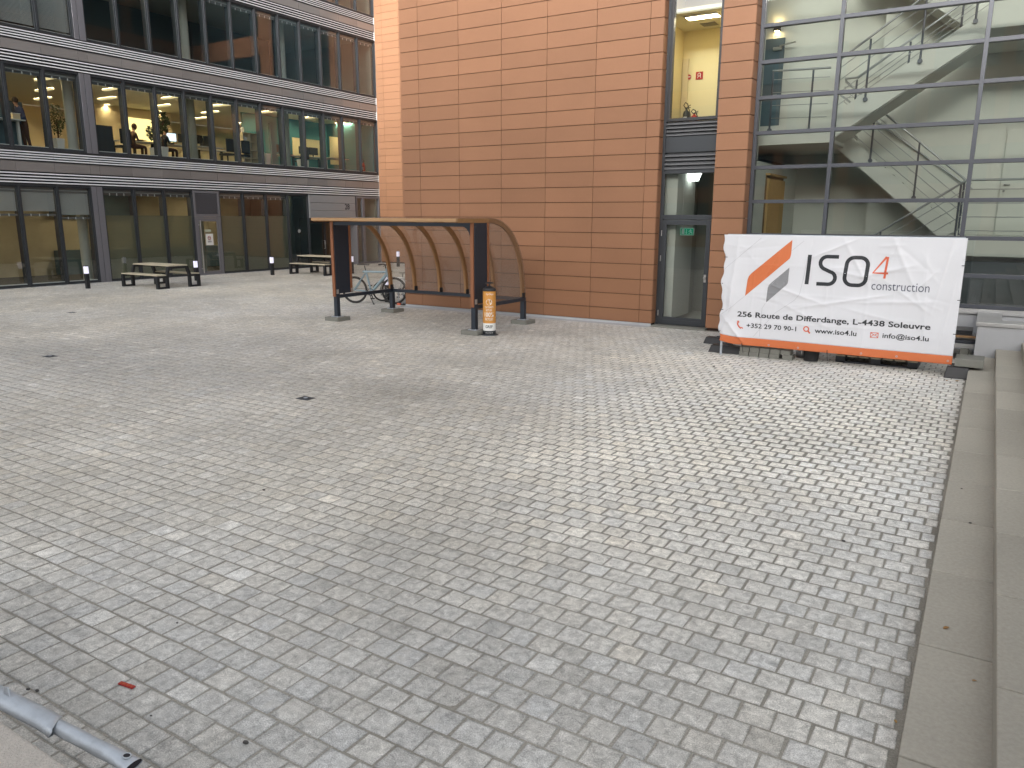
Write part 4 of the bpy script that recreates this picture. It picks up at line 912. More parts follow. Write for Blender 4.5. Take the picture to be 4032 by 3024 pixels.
# ------------------------------------------------------------------ cigarette bin
cx_, cy_ = -8.33, 12.59
bn = thing('cigarette_bin', 'orange and white cylindrical cigarette butt bin with black mushroom top', 'ashtray', (cx_,cy_,0))
b = MB(); b.lathe(cx_,cy_,[(.174,.0),(.174,.010),(.165,.016),(.135,.016)],40); b.build('base_plate', 'iron', bn)
b = MB(); b.lathe(cx_,cy_,[(.128,.017),(.128,.095)],40); b.build('foot_band', 'ban_ink', bn)
b = MB(); b.lathe(cx_,cy_,[(.129,.0955),(.129,.245)],40); b.build('white_band', 'white', bn)
b = MB(); b.lathe(cx_,cy_,[(.129,.2455),(.129,.872)],40); b.build('body', 'orange', bn)
b = MB(); b.lathe(cx_,cy_,[(0.1296, 0.8725), (0.1319, 0.8821), (0.1319, 0.9129), (0.1225, 0.9283), (0.0948, 0.9437), (0.0592, 0.9591), (0.0395, 0.9668), (0.0174, 0.9707), (0.0158, 1.013), (0.0395, 1.0169), (0.0829, 1.023), (0.0885, 1.0284), (0.079, 1.0384), (0.0395, 1.05), (0.0079, 1.0538)],40); b.build('lid', 'black', bn)
ang0 = math.atan2(-cy_, -cx_)-0.06
def wrap(vs, r, zb, da=0.0):
    out = []
    for a, c in vs:
        t = ang0+da+a/r; out.append((cx_+(r+.0012)*math.cos(t), cy_+(r+.0012)*math.sin(t), zb+c))
    return out
def bintext(txt, w_, z, par, m, h=None, bold=0.0, da=0.0):
    vs, fs = text2d(txt, width=w_*.80, height=h, bold=bold); wd_ = max(v[0] for v in vs)
    b = MB(); b.add(wrap([(v[0]-wd_/2, v[1]) for v in vs], .129, z, da), fs); b.build('lettering', m, par)
bodyo = [o for o in bn.children if o.name.startswith('body')][0]; wb = [o for o in bn.children if o.name.startswith('white_band')][0]; fb_ = [o for o in bn.children if o.name.startswith('foot_band')][0]
bintext('Cy-Clope', .19, .795, bodyo, 'white', .045, .008, .12)
bintext('YOUR CIGARETTE', .235, .545, bodyo, 'white', .04); bintext('BUTTS ARE', .15, .485, bodyo, 'white', .04)
bintext('100%', .235, .375, bodyo, 'white', .088, .016); bintext('RECYCLED', .20, .305, bodyo, 'white', .05, .004)
bintext('GREF', .185, .150, wb, 'ban_ink', .058, .02); bintext('www.cy-clope.com', .20, .045, fb_, 'white', .022)
b = MB(); b.add(wrap([(.06*math.cos(k*math.pi/14),.06*math.sin(k*math.pi/14)) for k in range(28)], .129, .665), [tuple(range(28))]); em = b.build('emblem', 'white', bodyo)
b = MB(); b.add([tuple(Vector(p)*1.0) for p in wrap([(-.036,-.014),(.02,.006),(.018,.012),(-.038,-.008)], .1302, .665)], [(0,1,2,3)]); b.add(wrap([(.025,.006),(.033,.008),(.04,.035),(.032,.036)], .1302, .665), [(0,1,2,3)]); b.build('pictogram', 'ban_ink', em)
b = MB()
for z in (.68,.60,.52,.44,.36): b.add(wrap([(-.014,-.004),(.014,-.004),(.014,.004),(-.014,.004)], .129, z, 1.25), [(0,1,2,3)])
b.build('lettering', 'white', bodyo)

# ------------------------------------------------------------------ bollard lights
BH = 0.73
def bollard():
    t = thing('bollard_light', '', 'bollard', (0,0,0), 'bollard lights along the office front')
    b = MB(); b.box(-.055,.055,-.055,.055,0,.475); b.build('post', 'black_steel', t, 0.003)
    b = MB(); b.box(-.052,.052,-.052,.052,.4752,.705); b.build('lamp_head', 'bollard_head', t, 0.004)
    b = MB(); b.box(-.057,.057,-.057,.057,.7055,BH); b.build('cap', 'black_steel', t, 0.003); return t
b0 = bollard(); first = True
for x, y, l in ((-24.52,13.71,'black bollard light with white head left of the first picnic table, leftmost'),(-24.37,17.61,'bollard light partly hidden behind the right bench of the first picnic table'),
                (-24.28,21.02,'bollard light standing alone in front of the frosted ground-floor windows'),(-23.65,27.98,'farthest bollard light, by the bright terracotta wall, seen through the shelter'),
                (-13.95,16.02,'bollard light behind the left rear rib of the shelter, next to the blue bicycle'),(-22.3,23.46,'dark bollard mostly hidden by the left front post of the shelter')):
    if first: b0.location = (x,y,0); b0['label'] = l; first = False
    else: dup(b0, (x,y,0), label=l)

# ------------------------------------------------------------------ picnic tables
def picnic():
    t = thing('picnic_table', '', 'picnic table', (0,0,0), 'picnic tables in front of the office')
    L_ = 0.93; s = .05
    b = MB()
    for k in range(4): b.box(-L_-.04,L_+.04,-.34+.172*k,-.34+.172*k+.164,.700,.738)
    b.build('table_top', 'bench_wood', t, 0.004)
    for y in (-.78,.40):
        b = MB()
        for k in range(2): b.box(-L_-.03,L_+.03,y+.195*k,y+.195*k+.188,.412,.445)
        b.build('seat', 'bench_wood', t, 0.004)
    for x in (-L_, L_):
        b = MB(); w_ = .085
        for sg in (-1, 1):
            def q(y0,y1,z0,z1): b.box(x-.05,x+.05,min(sg*y0,sg*y1),max(sg*y0,sg*y1),z0,z1)
            q(.705,.79,0,.408); q(.37,.455,0,.408); q(.455,.705,0,.06); q(.455,.705,.345,.408)
            b.prism([(sg*.37,.409),(sg*.455,.409),(sg*.365,.696),(sg*.285,.696)] if sg > 0 else [(sg*.285,.696),(sg*.365,.696),(sg*.455,.409),(sg*.37,.409)], 'x', x-.05, x+.05)
        b.box(x-.05,x+.05,-.284,.284,.625,.696)
        b.build('end_frame', 'black_steel', t, 0.003)
    b = MB(); b.box(-L_+.051,L_-.051,-.03,.03,.635,.695); b.build('stretcher', 'black_steel', t)
    return t
p0 = picnic(); p0.location = (-23.36,15.53,0); p0['label'] = 'black framed picnic table with pale boards in the open, left of the louvred door'
dup(p0, (-23.22,22.62,0), rz=0.03, label='black framed picnic table half hidden behind the left post of the shelter')

# ------------------------------------------------------------------ bicycles
def bicycle(label, fm, s=1.0, loc=(0,0,0), rz=0, stand=True, group='parked bicycles'):
    t = thing('bicycle', label, 'bicycle', (0,0,0), group)
    wr = .345*s; wb_ = 1.07*s
    S = lambda x, z, y=0: (x*s, y*s, z*s)
    for x in (0, wb_):
        b = MB(); b.torus((x,0,wr),(0,1,0),wr-.022*s,.025*s,44,8); w0 = b.build('wheel', 'rubber', t)
        b = MB(); b.torus((x,0,wr),(0,1,0),wr-.048*s,.010*s,44,6); b.build('rim', 'black', w0)
        b = MB()
        for k in range(18):
            a = 2*math.pi*k/18; b.tube([(x+.02*math.cos(a+.6),(.02 if k%2 else -.02),wr+.02*math.sin(a+.6)),(x+(wr-.05*s)*math.cos(a),0,wr+(wr-.05*s)*math.sin(a))],.0016,4,cap=False)
        b.build('spokes', 'inox', w0)
        b = MB(); b.tube([(x,-.05,wr),(x,.05,wr)],.022*s,10); b.build('hub', 'black', w0)
    b = MB()
    b.tube([S(.24,.815),S(.88,.815)],.030*s,10); b.tube([S(.885,.76),S(.46,.30)],.042*s,12); b.tube([S(.315,.845),S(.45,.30)],.027*s,10)
    b.tube([S(.865,.90),S(.915,.68)],.024*s,10)
    for sg in (-1,1):
        b.tube([S(.0,.345,.055*sg),S(.30,.77,.02*sg)],.016*s,8); b.tube([S(.0,.345,.055*sg),S(.43,.30,.03*sg)],.016*s,8)
        b.tube([S(.915,.69,.0),S(.935,.60,.05*sg),S(1.07,.345,.055*sg)],.014*s,8)
    b.tube([S(.935,.605,-.05),S(.935,.605,.05)],.015*s,8)
    b.build('frame', fm, t)
    b = MB(); b.tube([S(.315,.84),S(.285,.97)],.015*s,8); b.build('seat_post', 'black', t)
    b = MB(); b.add([S(.12,.985,-.075),S(.12,.985,.075),S(.22,.985,.07),S(.30,.98,.03),S(.42,.975,.018),S(.42,.975,-.018),S(.30,.98,-.03),S(.22,.985,-.07),
        S(.115,1.02,-.07),S(.115,1.02,.07),S(.22,1.012,.06),S(.30,1.005,.025),S(.425,1.0,.014),S(.425,1.0,-.014),S(.30,1.005,-.025),S(.22,1.012,-.06)],
        [tuple(range(7,-1,-1)), tuple(range(8,16))]+[(i,(i+1)%8,8+(i+1)%8,8+i) for i in range(8)]); b.build('saddle', 'black', t, 0.008)
    b = MB(); b.tube([S(.865,.90),S(.85,.975),S(.88,1.0)],.015*s,8)
    b.tube([S(.80,1.015,-.31),S(.86,1.02,-.18),S(.885,1.0,-.05),S(.885,1.0,.05),S(.86,1.02,.18),S(.80,1.015,.31)],.013*s,8)
    b.tube([S(.80,1.015,-.31),S(.84,1.018,-.22)],.018*s,8); b.tube([S(.80,1.015,.31),S(.84,1.018,.22)],.018*s,8)
    for sg in (-1,1): b.tube([S(.87,1.01,.17*sg),S(.93,.985,.2*sg),S(.90,.97,.28*sg)],.006*s,6)
    b.build('handlebar', 'black', t)
    b = MB(); b.lathe(0,0,[(.001,0),(.002,.001)],4) if False else None
    b.torus(S(.45,.30,-.045),(0,1,0),.085*s,.007*s,24,6); b.bar(S(.45,.30,-.07),S(.52,.145,-.07),.018*s,.025*s); b.bar(S(.45,.30,.07),S(.38,.455,.07),.018*s,.025*s)
    b.box(.475*s,.575*s,-.135*s,-.08*s,.13*s,.16*s); b.box(.325*s,.425*s,.08*s,.135*s,.44*s,.47*s)
    b.tube([S(.45,.385,-.045),S(.0,.385,-.045)],.005*s,4); b.tube([S(.45,.215,-.045),S(.0,.305,-.045)],.005*s,4)
    b.build('crank', 'black', t)
    if stand:
        b = MB(); b.tube([S(.40,.28,-.04),S(.57,.012,-.17)],.012*s,8); b.tube([S(.555,.012,-.17),S(.60,.012,-.18)],.014*s,8); b.build('kickstand', 'black', t)
    b = MB()
    for k in range(12):
        a0, a1 = R(200)-k*R(9), R(200)-(k+1)*R(9)
        rr_ = wr+.022*s
        P = lambda a, y: (wb_+rr_*math.cos(a), y, wr+rr_*math.sin(a))
        b.add([P(a0,-.028*s),P(a0,.028*s),P(a1,.028*s),P(a1,-.028*s)], [(0,1,2,3)])
    b.build('mudguard', 'black', t)
    t.location = loc; t.rotation_euler = (0,0,rz); return t
bicycle('pale blue city bicycle on its kickstand behind the left side of the shelter', 'bluebike', 1.05, (-14.50,15.33,0), R(19.6))
bicycle('smaller white bicycle half hidden behind the tower corner and the blue bicycle', 'white', .80, (-13.42,16.40,0), R(200), stand=False)
rk = thing('bicycle_rack', 'low wire hoop bicycle rack at the corner of the tower', 'bicycle rack', (-13.2,16.3,0))
for k in range(3):
    b = MB(); y = 15.85+.28*k; b.tube([(-13.42,y,0),(-13.42,y,.30),(-13.40,y,.36),(-13.34,y+.03,.40),(-13.28,y,.36),(-13.26,y,.30),(-13.26,y,0.0)],.010,8); b.build('hoop', 'galv', rk)
b = MB(); b.box(-13.45,-13.40,15.75,16.55,0,.02); b.box(-13.28,-13.23,15.75,16.55,0,.02); b.build('rail', 'galv', rk)
lk = thing('bicycle_lock', 'black chain lock with orange lock body lying at the tower corner', 'lock', (-13.22,15.66,0))
b = MB(); b.tube([(-13.40,15.74,.016),(-13.33,15.66,.016),(-13.24,15.70,.016),(-13.16,15.63,.016),(-13.07,15.68,.016),(-13.10,15.76,.016),(-13.22,15.80,.016)],.016,8); b.build('chain', 'black', lk)
b = MB(); b.box(-13.27,-13.16,15.605,15.66,0.0,.055); b.build('lock_body', 'ban_red', lk, 0.008)

# ------------------------------------------------------------------ banner on a mobile fence
fp = thing('mobile_fence', 'galvanised mobile fence panel that carries the white construction banner', 'fence', (-2.05,12.94,0))
b = MB()
for x in (-3.77,-0.335): b.tube([(x,12.94,0.0),(x,12.94,2.03)],.021,12)
b.tube([(-3.77,12.94,2.02),(-0.335,12.94,2.02)],.021,12); b.tube([(-3.77,12.94,.235),(-0.335,12.94,.205)],.021,12); b.build('frame', 'galv', fp)
b = MB()
for k in range(1,24): b.tube([(-3.77+k*.143,12.945,.22),(-3.77+k*.143,12.945,2.01)],.0022,4)
for k in range(1,8): b.tube([(-3.77,12.95,.22+k*.225),(-.335,12.95,.22+k*.225)],.0022,4)
b.build('wire_mesh', 'galv', fp)
CRE = [  # creases: x, z, direction angle, length, width, amplitude
 (-2.1,1.83,25,.45,.03,.010),(-1.75,1.62,-60,.5,.04,.011),(-1.25,1.75,70,.5,.03,.010),(-1.05,1.55,-65,.7,.04,.012),(-1.9,1.02,12,.8,.03,.011),(-2.6,1.10,-18,.6,.035,.012),
 (-1.2,1.05,4,.7,.025,.009),(-.8,1.35,50,.3,.03,.009),(-1.8,1.45,-10,.5,.05,.010),(-1.35,1.5,15,.5,.04,.010),(-.75,1.0,-86,.9,.035,.010),(-2.15,1.0,88,1.0,.03,.007),(-1.55,.9,89,1.1,.025,.007),
 (-3.62,1.45,85,.9,.06,.016),(-3.68,.75,80,.7,.06,.022),(-3.55,.42,-50,.4,.05,.022),(-3.3,.9,88,1.0,.03,.006),(-2.4,.75,-25,.5,.04,.008),(-1.3,.8,-12,.7,.03,.007),(-.55,1.55,80,.8,.04,.010),(-2.75,1.35,60,.5,.04,.008),(-1.0,1.15,-35,.5,.03,.008),(-.45,.9,84,1.0,.03,.008)]
def bdisp(x, z):
    d = .004*math.sin(x*3.1+.7)*math.cos(z*2.3)+.003*math.sin(7.3*x+2*z)+.0025*math.sin(11*z-3*x)
    for cx, cz, a, L_, w_, am in CRE:
        ca, sa = math.cos(R(a)), math.sin(R(a)); u = (x-cx)*ca+(z-cz)*sa; v = -(x-cx)*sa+(z-cz)*ca
        if abs(u) > L_ or abs(v) > 6*w_: continue
        d += 1.9*am*math.exp(-abs(v)/w_)*(1-(abs(u)/L_)**2)*(1 if v > -w_*.3 else .75)
    return d
_r = random.Random(21)
for _k in range(46): CRE.append((_r.uniform(-3.7,-.4), _r.uniform(.45,1.95), _r.choice((_r.gauss(0,14),_r.gauss(90,12),_r.uniform(-70,70))), _r.uniform(.15,.45), _r.uniform(.012,.028), _r.choice((-1,1))*_r.uniform(.002,.0048)))
for _x in (-3.35,-2.92,-2.49,-2.06,-1.63,-1.20,-.77): CRE.append((_x+_r.uniform(-.02,.02), 1.1, 90+_r.uniform(-1.5,1.5), 1.0, .016, .0035))
for _z in (.62,1.08,1.54): CRE.append((-2.05, _z, _r.uniform(-1,1), 1.75, .016, .0030))
YBN = 12.905
def bmap(x, z, off=0.0):
    e = max(0.0, (-3.5-x)/.3); lift = .045*e*e*max(0, 1-(z-.2)/.5) if z < .7 else 0
    ww = (.018*math.sin(z*9)+.012*math.sin(z*23+1))*e
    return (x+ww, YBN-bdisp(x,z)-off, z+lift+(.02 if False else 0)+.035*math.sin((x+3.8)/3.5*math.pi)*0)
ban = tag(MB().build('banner','banner',fp) if False else thing('banner', 'large creased white construction company banner with orange stripe tied to a fence', 'banner', (-2.05,YBN,0)), 'large creased white construction company banner with orange stripe tied to a fence', 'banner')
def sheet(z0f, z1f, nx, nz, m, name, off=0.0):
    b = MB(); vs = []
    for j in range(nz+1):
        for i in range(nx+1):
            x = -3.805+3.50*i/nx; z = z0f(x)+(z1f(x)-z0f(x))*j/nz; vs.append(bmap(x, z, off))
    b.add(vs, [(j*(nx+1)+i, j*(nx+1)+i+1, (j+1)*(nx+1)+i+1, (j+1)*(nx+1)+i) for j in range(nz) for i in range(nx)], True)
    o = b.build(name, m, ban); s = o.modifiers.new('solid', 'SOLIDIFY'); s.thickness = 0.002; s.offset = 1; return o
zbot = lambda x: .205-.022*(x+3.8)/3.5
zor = lambda x: zbot(x)+.128
ztop = lambda x: 2.03
sh_w = sheet(zor, ztop, 190, 100, 'banner', 'vinyl'); sheet(zbot, zor, 190, 8, 'ban_orange', 'orange_stripe')
def flat(vs, fs, m, name, off=0.0055, par=None, seg=0.03):
    bm = bmesh.new(); bv = [bm.verts.new((v[0], v[1], 0)) for v in vs]
    for f in fs:
        try: bm.faces.new([bv[i] for i in f])
        except ValueError: pass
    bmesh.ops.triangulate(bm, faces=bm.faces[:])
    for _ in range(6):
        e = [x for x in bm.edges if x.calc_length() > seg]
        if not e: break
        bmesh.ops.subdivide_edges(bm, edges=e, cuts=1); bmesh.ops.triangulate(bm, faces=bm.faces[:])
    bm.verts.index_update()
    b = MB(); b.add([bmap(v.co.x, v.co.y, off) for v in bm.verts], [[v.index for v in f.verts] for f in bm.faces]); bm.free()
    return b.build(name, m, par or ban)
def stroke(pts, w_, closed=False):
    vs = []; n = len(pts)
    for i in range(n):
        p = Vector(pts[i]); a = Vector(pts[i-1]) if (i > 0 or closed) else None; c = Vector(pts[(i+1)%n]) if (i < n-1 or closed) else None
        t = ((p-a).normalized() if a else Vector((0,0)))+((c-p).normalized() if c else Vector((0,0))); t.normalize(); nn = Vector((-t.y,t.x))
        vs += [tuple(p+nn*w_/2), tuple(p-nn*w_/2)]
    m_ = n if closed else n-1
    return vs, [(2*i, 2*((i+1)%n), 2*((i+1)%n)+1, 2*i+1) for i in range(m_)]
def arc(cx, cz, r, a0, a1, n=8): return [(cx+r*math.cos(R(a0+(a1-a0)*i/n)), cz+r*math.sin(R(a0+(a1-a0)*i/n))) for i in range(n+1)]
sk = .018
flat([(-3.411,1.029),(-2.742,1.665),(-2.730,1.70),(-2.724,1.74),(-2.724,1.963),(-3.33,1.41),(-3.37,1.36),(-3.39,1.30)], [(0,1,2,3,4,5,6,7)], 'ban_orange', 'logo_bar')
flat([(-3.063,.939),(-2.76,1.24),(-2.742,1.27),(-2.736,1.31),(-2.733,1.525),(-3.0,1.27),(-3.035,1.23),(-3.052,1.18)], [(0,1,2,3,4,5,6,7)], 'ban_grey', 'logo_bar')
v, f = stroke([(-2.452,1.27),(-2.436,1.735)], .058); flat(v, f, 'ban_ink', 'lettering')
W = .057
v, f = stroke([(-2.005,1.715),(-2.16,1.715)]+arc(-2.17,1.615,.10,90,245,9)+[(-2.10,1.475)]+arc(-2.135,1.385,.10,60,-90,9)+[(-2.305,1.285)], W); flat(v, f, 'ban_ink', 'lettering')
v, f = stroke(arc(-1.692,1.60,.112,0,90)+arc(-1.772,1.60,.112,90,180)+arc(-1.785,1.40,.112,180,270)+arc(-1.702,1.40,.112,270,360), W, True); flat(v, f, 'ban_ink', 'lettering')
v, f = stroke([(-1.29,1.49),(-1.50,1.49),(-1.33,1.735)], .032); flat(v, f, 'ban_red', 'lettering'); v, f = stroke([(-1.315,1.735),(-1.335,1.41)], .032); flat(v, f, 'ban_red', 'lettering')
def btext(txt, x, z, w_, h, m, bold=0.0):
    v, f = text2d(txt, width=w_, height=h, bold=bold)
    par = list(range(len(v)))
    def find(i):
        while par[i] != i: i = par[i]
        return i
    for fc in f:
        for i in fc[1:]: par[find(i)] = find(fc[0])
    isl = {}
    for fc in f: isl.setdefault(find(fc[0]), []).append(fc)
    items = sorted((min(v[i][0] for fc in g_ for i in fc), max(v[i][0] for fc in g_ for i in fc), g_) for g_ in isl.values())
    words = []; end = -9
    for a0, a1, g_ in items:                     # one mesh per word
        if a0-end > h*.30: words.append([])
        words[-1] += g_; end = max(end, a1)
    for wd in words:
        used = sorted({i for fc in wd for i in fc}); mp = {i:k for k,i in enumerate(used)}
        flat([(x+v[i][0], z+v[i][1]) for i in used], [[mp[i] for i in fc] for fc in wd], m, 'lettering', seg=.03)
btext('construction', -1.502, 1.232, .79, .125, 'ban_slate', -.004)
btext('256 Route de Differdange, L-4438 Soleuvre', -3.518, .650, 2.88, .118, 'ban_ink', .022)
btext('+352 29 70 90-1', -3.351, .500, .80, .078, 'ban_ink', .016); btext('www.iso4.lu', -2.266, .498, .622, .082, 'ban_ink', .016); btext('info@iso4.lu', -1.275, .483, .632, .10, 'ban_ink', .016)
v, f = stroke([(-3.505,.580),(-3.50,.54),(-3.475,.505),(-3.44,.48)], .022); flat(v, f, 'ban_red', 'phone_icon'); v, f = stroke([(-3.515,.595),(-3.488,.60),(-3.484,.572)], .018); flat(v, f, 'ban_red', 'phone_icon'); v, f = stroke([(-3.455,.488),(-3.425,.497),(-3.412,.478)], .018); flat(v, f, 'ban_red', 'phone_icon')
v, f = stroke(arc(-2.397,.552,.038,0,345,18), .018, True); flat(v, f, 'ban_red', 'search_icon'); v, f = stroke([(-2.37,.525),(-2.335,.485)], .024); flat(v, f, 'ban_red', 'search_icon')
v, f = stroke([(-1.444,.498),(-1.337,.498),(-1.337,.575),(-1.444,.575)], .012, True); flat(v, f, 'ban_red', 'envelope_icon'); v, f = stroke([(-1.444,.572),(-1.39,.535),(-1.337,.572)], .010); flat(v, f, 'ban_red', 'envelope_icon'); v, f = stroke([(-1.444,.50),(-1.405,.54)], .008); flat(v, f, 'ban_red', 'envelope_icon'); v, f = stroke([(-1.337,.50),(-1.376,.54)], .008); flat(v, f, 'ban_red', 'envelope_icon')
for pts in ([(-3.21,1.985),(-3.79,1.46)],[(-2.545,1.95),(-2.72,1.79)],[(-2.75,1.50),(-3.05,1.19)],[(-2.47,1.70),(-2.50,1.40),(-2.545,1.10),(-2.62,1.0),(-2.9,.78),(-3.23,.36)],[(-3.42,1.02),(-3.79,.69)],[(-3.07,.93),(-3.12,.84),(-3.13,.36)]):
    v, f = stroke(pts, .0045); flat(v, f, 'ban_line', 'hairline')
def tie(pts): b = MB(); b.tube(pts, .005, 6); b.build('cable_tie', 'black', ban)
for x, zs_ in ((-3.80,(1.66,1.22,.78,.40)),(-.31,(1.64,1.14,.64))):
    for z in zs_:
        sgn = 1 if x < -2 else -1
        p = bmap(x+sgn*.03, z, .008); tie([p, (x-sgn*.005, p[1]-.006, z), (x-sgn*.02, 12.95, z)])
for x in (-3.40,-2.05): p = bmap(x, .24, .008); tie([p, (x, p[1]-.004, .20), (x+.005, 12.95, .19)]); tie([(x, p[1], .215),(x+.012,12.93,.06)])
b = MB()
for x in (-2.97,-2.50,-1.55,-1.05,-.36):
    p = bmap(x, .235, .003); b.torus(p, (0,1,0), .012, .004, 12, 6)
b.build('eyelets', 'galv', ban)
# fence feet, pavers, bucket, pallet, boards and blocks round the banner
def fence_foot(x, y, label, lx=.22, ly=.62, h=.12):
    t = thing('rubber_ballast', label, 'fence ballast', (x,y,0), 'black moulded feet of the mobile fences')
    a, c = lx/2, ly/2; b = MB()
    b.add([(x-a,y-c,0),(x+a,y-c,0),(x+a,y+c,0),(x-a,y+c,0),(x-a+.03,y-c+.07,h),(x+a-.03,y-c+.07,h),(x+a-.03,y+c-.07,h),(x-a+.03,y+c-.07,h)], [(0,3,2,1),(4,5,6,7),(0,1,5,4),(1,2,6,5),(2,3,7,6),(3,0,4,7)]); b.build('body', 'black', t, 0.012)
    for k in (-1,1):
        b = MB(); b.box(x-.05,x+.05,y+k*c*.45-.03,y+k*c*.45+.03,h+.0005,h+.012); b.build('socket', 'iron', t)
fence_foot(-3.72,13.22,'black moulded fence foot under the left end of the banner',.62,.36)
fence_foot(-4.15,14.05,'black moulded fence foot farther back, left of the banner near the tower',.5,.3)
fence_foot(-.22,13.02,'black moulded fence foot at the right end of the banner, under a concrete block',.34,.5,.165)
k = 0
for col in range(5):
    for row in range(2):
        x = -3.47+col*.168+(0.05 if (col == 4 and row == 0) else 0)+(.01 if row else 0); y = 12.985-(.02 if row == 0 and col == 4 else 0)
        b = MB(); b.box(x, x+.157, y, y+.24, .0+row*.081, .078+row*.081); b.tone = .5
        o = b.build('loose_paver', 'concrete', bevel=0.006)
        nm = ('first','second','third','fourth','fifth')[col]
        tag(o, f'{"upper" if row else "lower"} loose paver in the {nm} stack from the left under the banner', 'paver', 'loose pavers stacked under the banner')
bk = thing('bucket', 'black mortar bucket standing under the middle of the banner', 'bucket', (-2.33,13.16,0))
b = MB(); b.lathe(-2.33,13.16,[(.115,0),(.128,.20),(.14,.205),(.14,.25),(.125,.25),(.105,.02)],28); b.build('body', 'black', bk)
b = MB(); b.box(-2.475,-2.46,13.08,13.16,.10,.17); b.build('lug', 'inox', bk)
tr = MB(); tr.box(-2.62,-2.45,13.35,13.6,0,.12); tag(tr.build('rubble_sack', 'concrete_pale', bevel=.03), 'grey sack lying on the ground left of the bucket under the banner', 'sack')
def pallet(x, y, z, label):
    t = thing('pallet', label, 'pallet', (x,y,z), 'pallets stacked behind the banner')
    b = MB()
    for kx in range(3): b.box(x+kx*.53,x+kx*.53+.14,y,y+.8,z,z+.10)
    b.box(x,x+1.2,y,y+.1,z,z+.022) ; b.build('bearers', 'iron', t)
    b = MB()
    for kx in range(7): b.box(x-.0+kx*.175,x+kx*.175+.145,y,y+.8,z+.1005,z+.122)
    b.build('deck_boards', 'bench_wood', t)
pallet(-1.97,13.27,0,'dark pallet on the paving under the right half of the banner, lower one'); pallet(-1.95,13.30,.125,'dark pallet lying on another pallet behind the banner')
bd = 0
for x0, x1, y0, y1, z0, z1, m, l in ((-.75,-.06,14.6,15.3,.20,.27,'cap','grey metal sheet bundle lowest in the stack behind the right end of the banner'),(-.75,-.02,14.65,15.3,.275,.33,'frame_blue','dark grey board in the stack behind the right end of the banner'),
                                     (-.75,-.01,14.7,15.3,.335,.37,'cap','pale metal sheet in the stack behind the right end of the banner'),(-.70,-.0,14.6,14.68,.375,.405,'wood','orange-brown timber batten on top of the stack behind the banner'),(-.75,-.11,14.75,15.3,.41,.48,'frame_dark','dark box profile with white edge on top of the stack')):
    b = MB(); b.box(x0,x1,y0,y1,z0,z1); tag(b.build('building_board', m, bevel=.004), l, 'board', 'building materials stacked behind the banner')
b = MB(); b.box(-.72,-.60,14.6,15.3,0,.198); b.box(-.25,-.13,14.6,15.3,0,.198); b.build('x','concrete'); o = bpy.data.objects['x']; o.name = 'timber_bearer'; tag(o, 'pair of dark bearers carrying the stacked boards behind the banner', 'bearer')
b = MB(); b.box(-.27,.10,12.85,13.32,.172,.292); tag(b.build('concrete_slab_block', 'concrete', bevel=.012), 'grey-green concrete block lying on the fence foot at the end of the steps', 'concrete block')

# ------------------------------------------------------------------ parapet and crushed steel tube, bottom left
pa = thing('parapet', 'pinkish rough stone parapet at the bottom left corner', 'parapet', (-3,.6,0))
b = MB(); b.box(-7,-1.75,.40,.968,.63,.72); b.build('coping', 'parapet', pa, 0.012, 3)
b = MB(); b.box(-7,-1.80,.46,.92,-.05,.629); b.build('wall', 'concrete', pa)
tb = thing('steel_tube', 'crushed galvanised steel tube with a drilled flattened end, bottom left corner', 'tube', (-1.7,.9,1.0))
P0 = Vector((-3.55,.985,.70)); P1 = Vector((-1.985,1.083,.70)); dv = (P1-P0); Lt = dv.length; dn = dv.normalized(); sd_ = Vector((0,0,1)); u_ = (sd_-dn*sd_.dot(dn)).normalized(); w_ = dn.cross(u_)
b = MB(); vs = []; fs = []; n = 22; secs = []
for i in range(61):
    t = i/60; s = t*Lt
    ru = rv = .0230; cu = 0
    d1 = s-(Lt-.30)      # tear: tube steps from wide flattened part to the round part
    if s < Lt-.38: k = min(1, (Lt-.38-s)/.10); ru = .0230+.002*k; rv = .0230+.006*k
    e = max(0, (s-(Lt-.10))/.10); rv = rv*(1+.35*e); ru = ru*(1-.48*e*e)
    secs.append((s, ru, rv))
for s, ru, rv in secs:
    for j in range(n):
        a = 2*math.pi*j/n; wob = 1+.03*math.sin(s*40+j)+.02*math.sin(j*2+s*17)
        vs.append(P0+dn*s+u_*math.cos(a)*ru*wob+w_*math.sin(a)*rv*wob)
for i in range(60):
    for j in range(n): fs.append((i*n+j, i*n+(j+1)%n, (i+1)*n+(j+1)%n, (i+1)*n+j))
b.add(vs, fs, True); b.build('pipe', 'galv', tb); b = MB(); b.add([P0+dn*(Lt-.004)+(vs[60*n+j]-P0-dn*Lt)*.97 for j in range(n)], [tuple(range(n))]); b.build('bore', 'void', tb)
b = MB()     # torn flaps and the collar of the crushed part
q0 = P0+dn*(Lt-.275)
vs = []; fs = []
for i in range(9):
    s = Lt-.74+i*.05
    for j in range(12):
        a = R(-60)+R(230)*j/11; rr_ = .0260+.0025*(i < 7)+.004*max(0, i-6)*(1 if 4 < j < 9 else .2)
        vs.append(P0+dn*(s-(.05*abs(j-6)/6 if i == 8 else 0))+u_*math.cos(a)*rr_*.92+w_*math.sin(a)*rr_*1.25)
for i in range(8):
    for j in range(11): fs.append((i*12+j, i*12+j+1, (i+1)*12+j+1, (i+1)*12+j))
b.add(vs, fs, True); co = b.build('torn_collar', 'galv', tb); so_ = co.modifiers.new('s','SOLIDIFY'); so_.thickness = .003
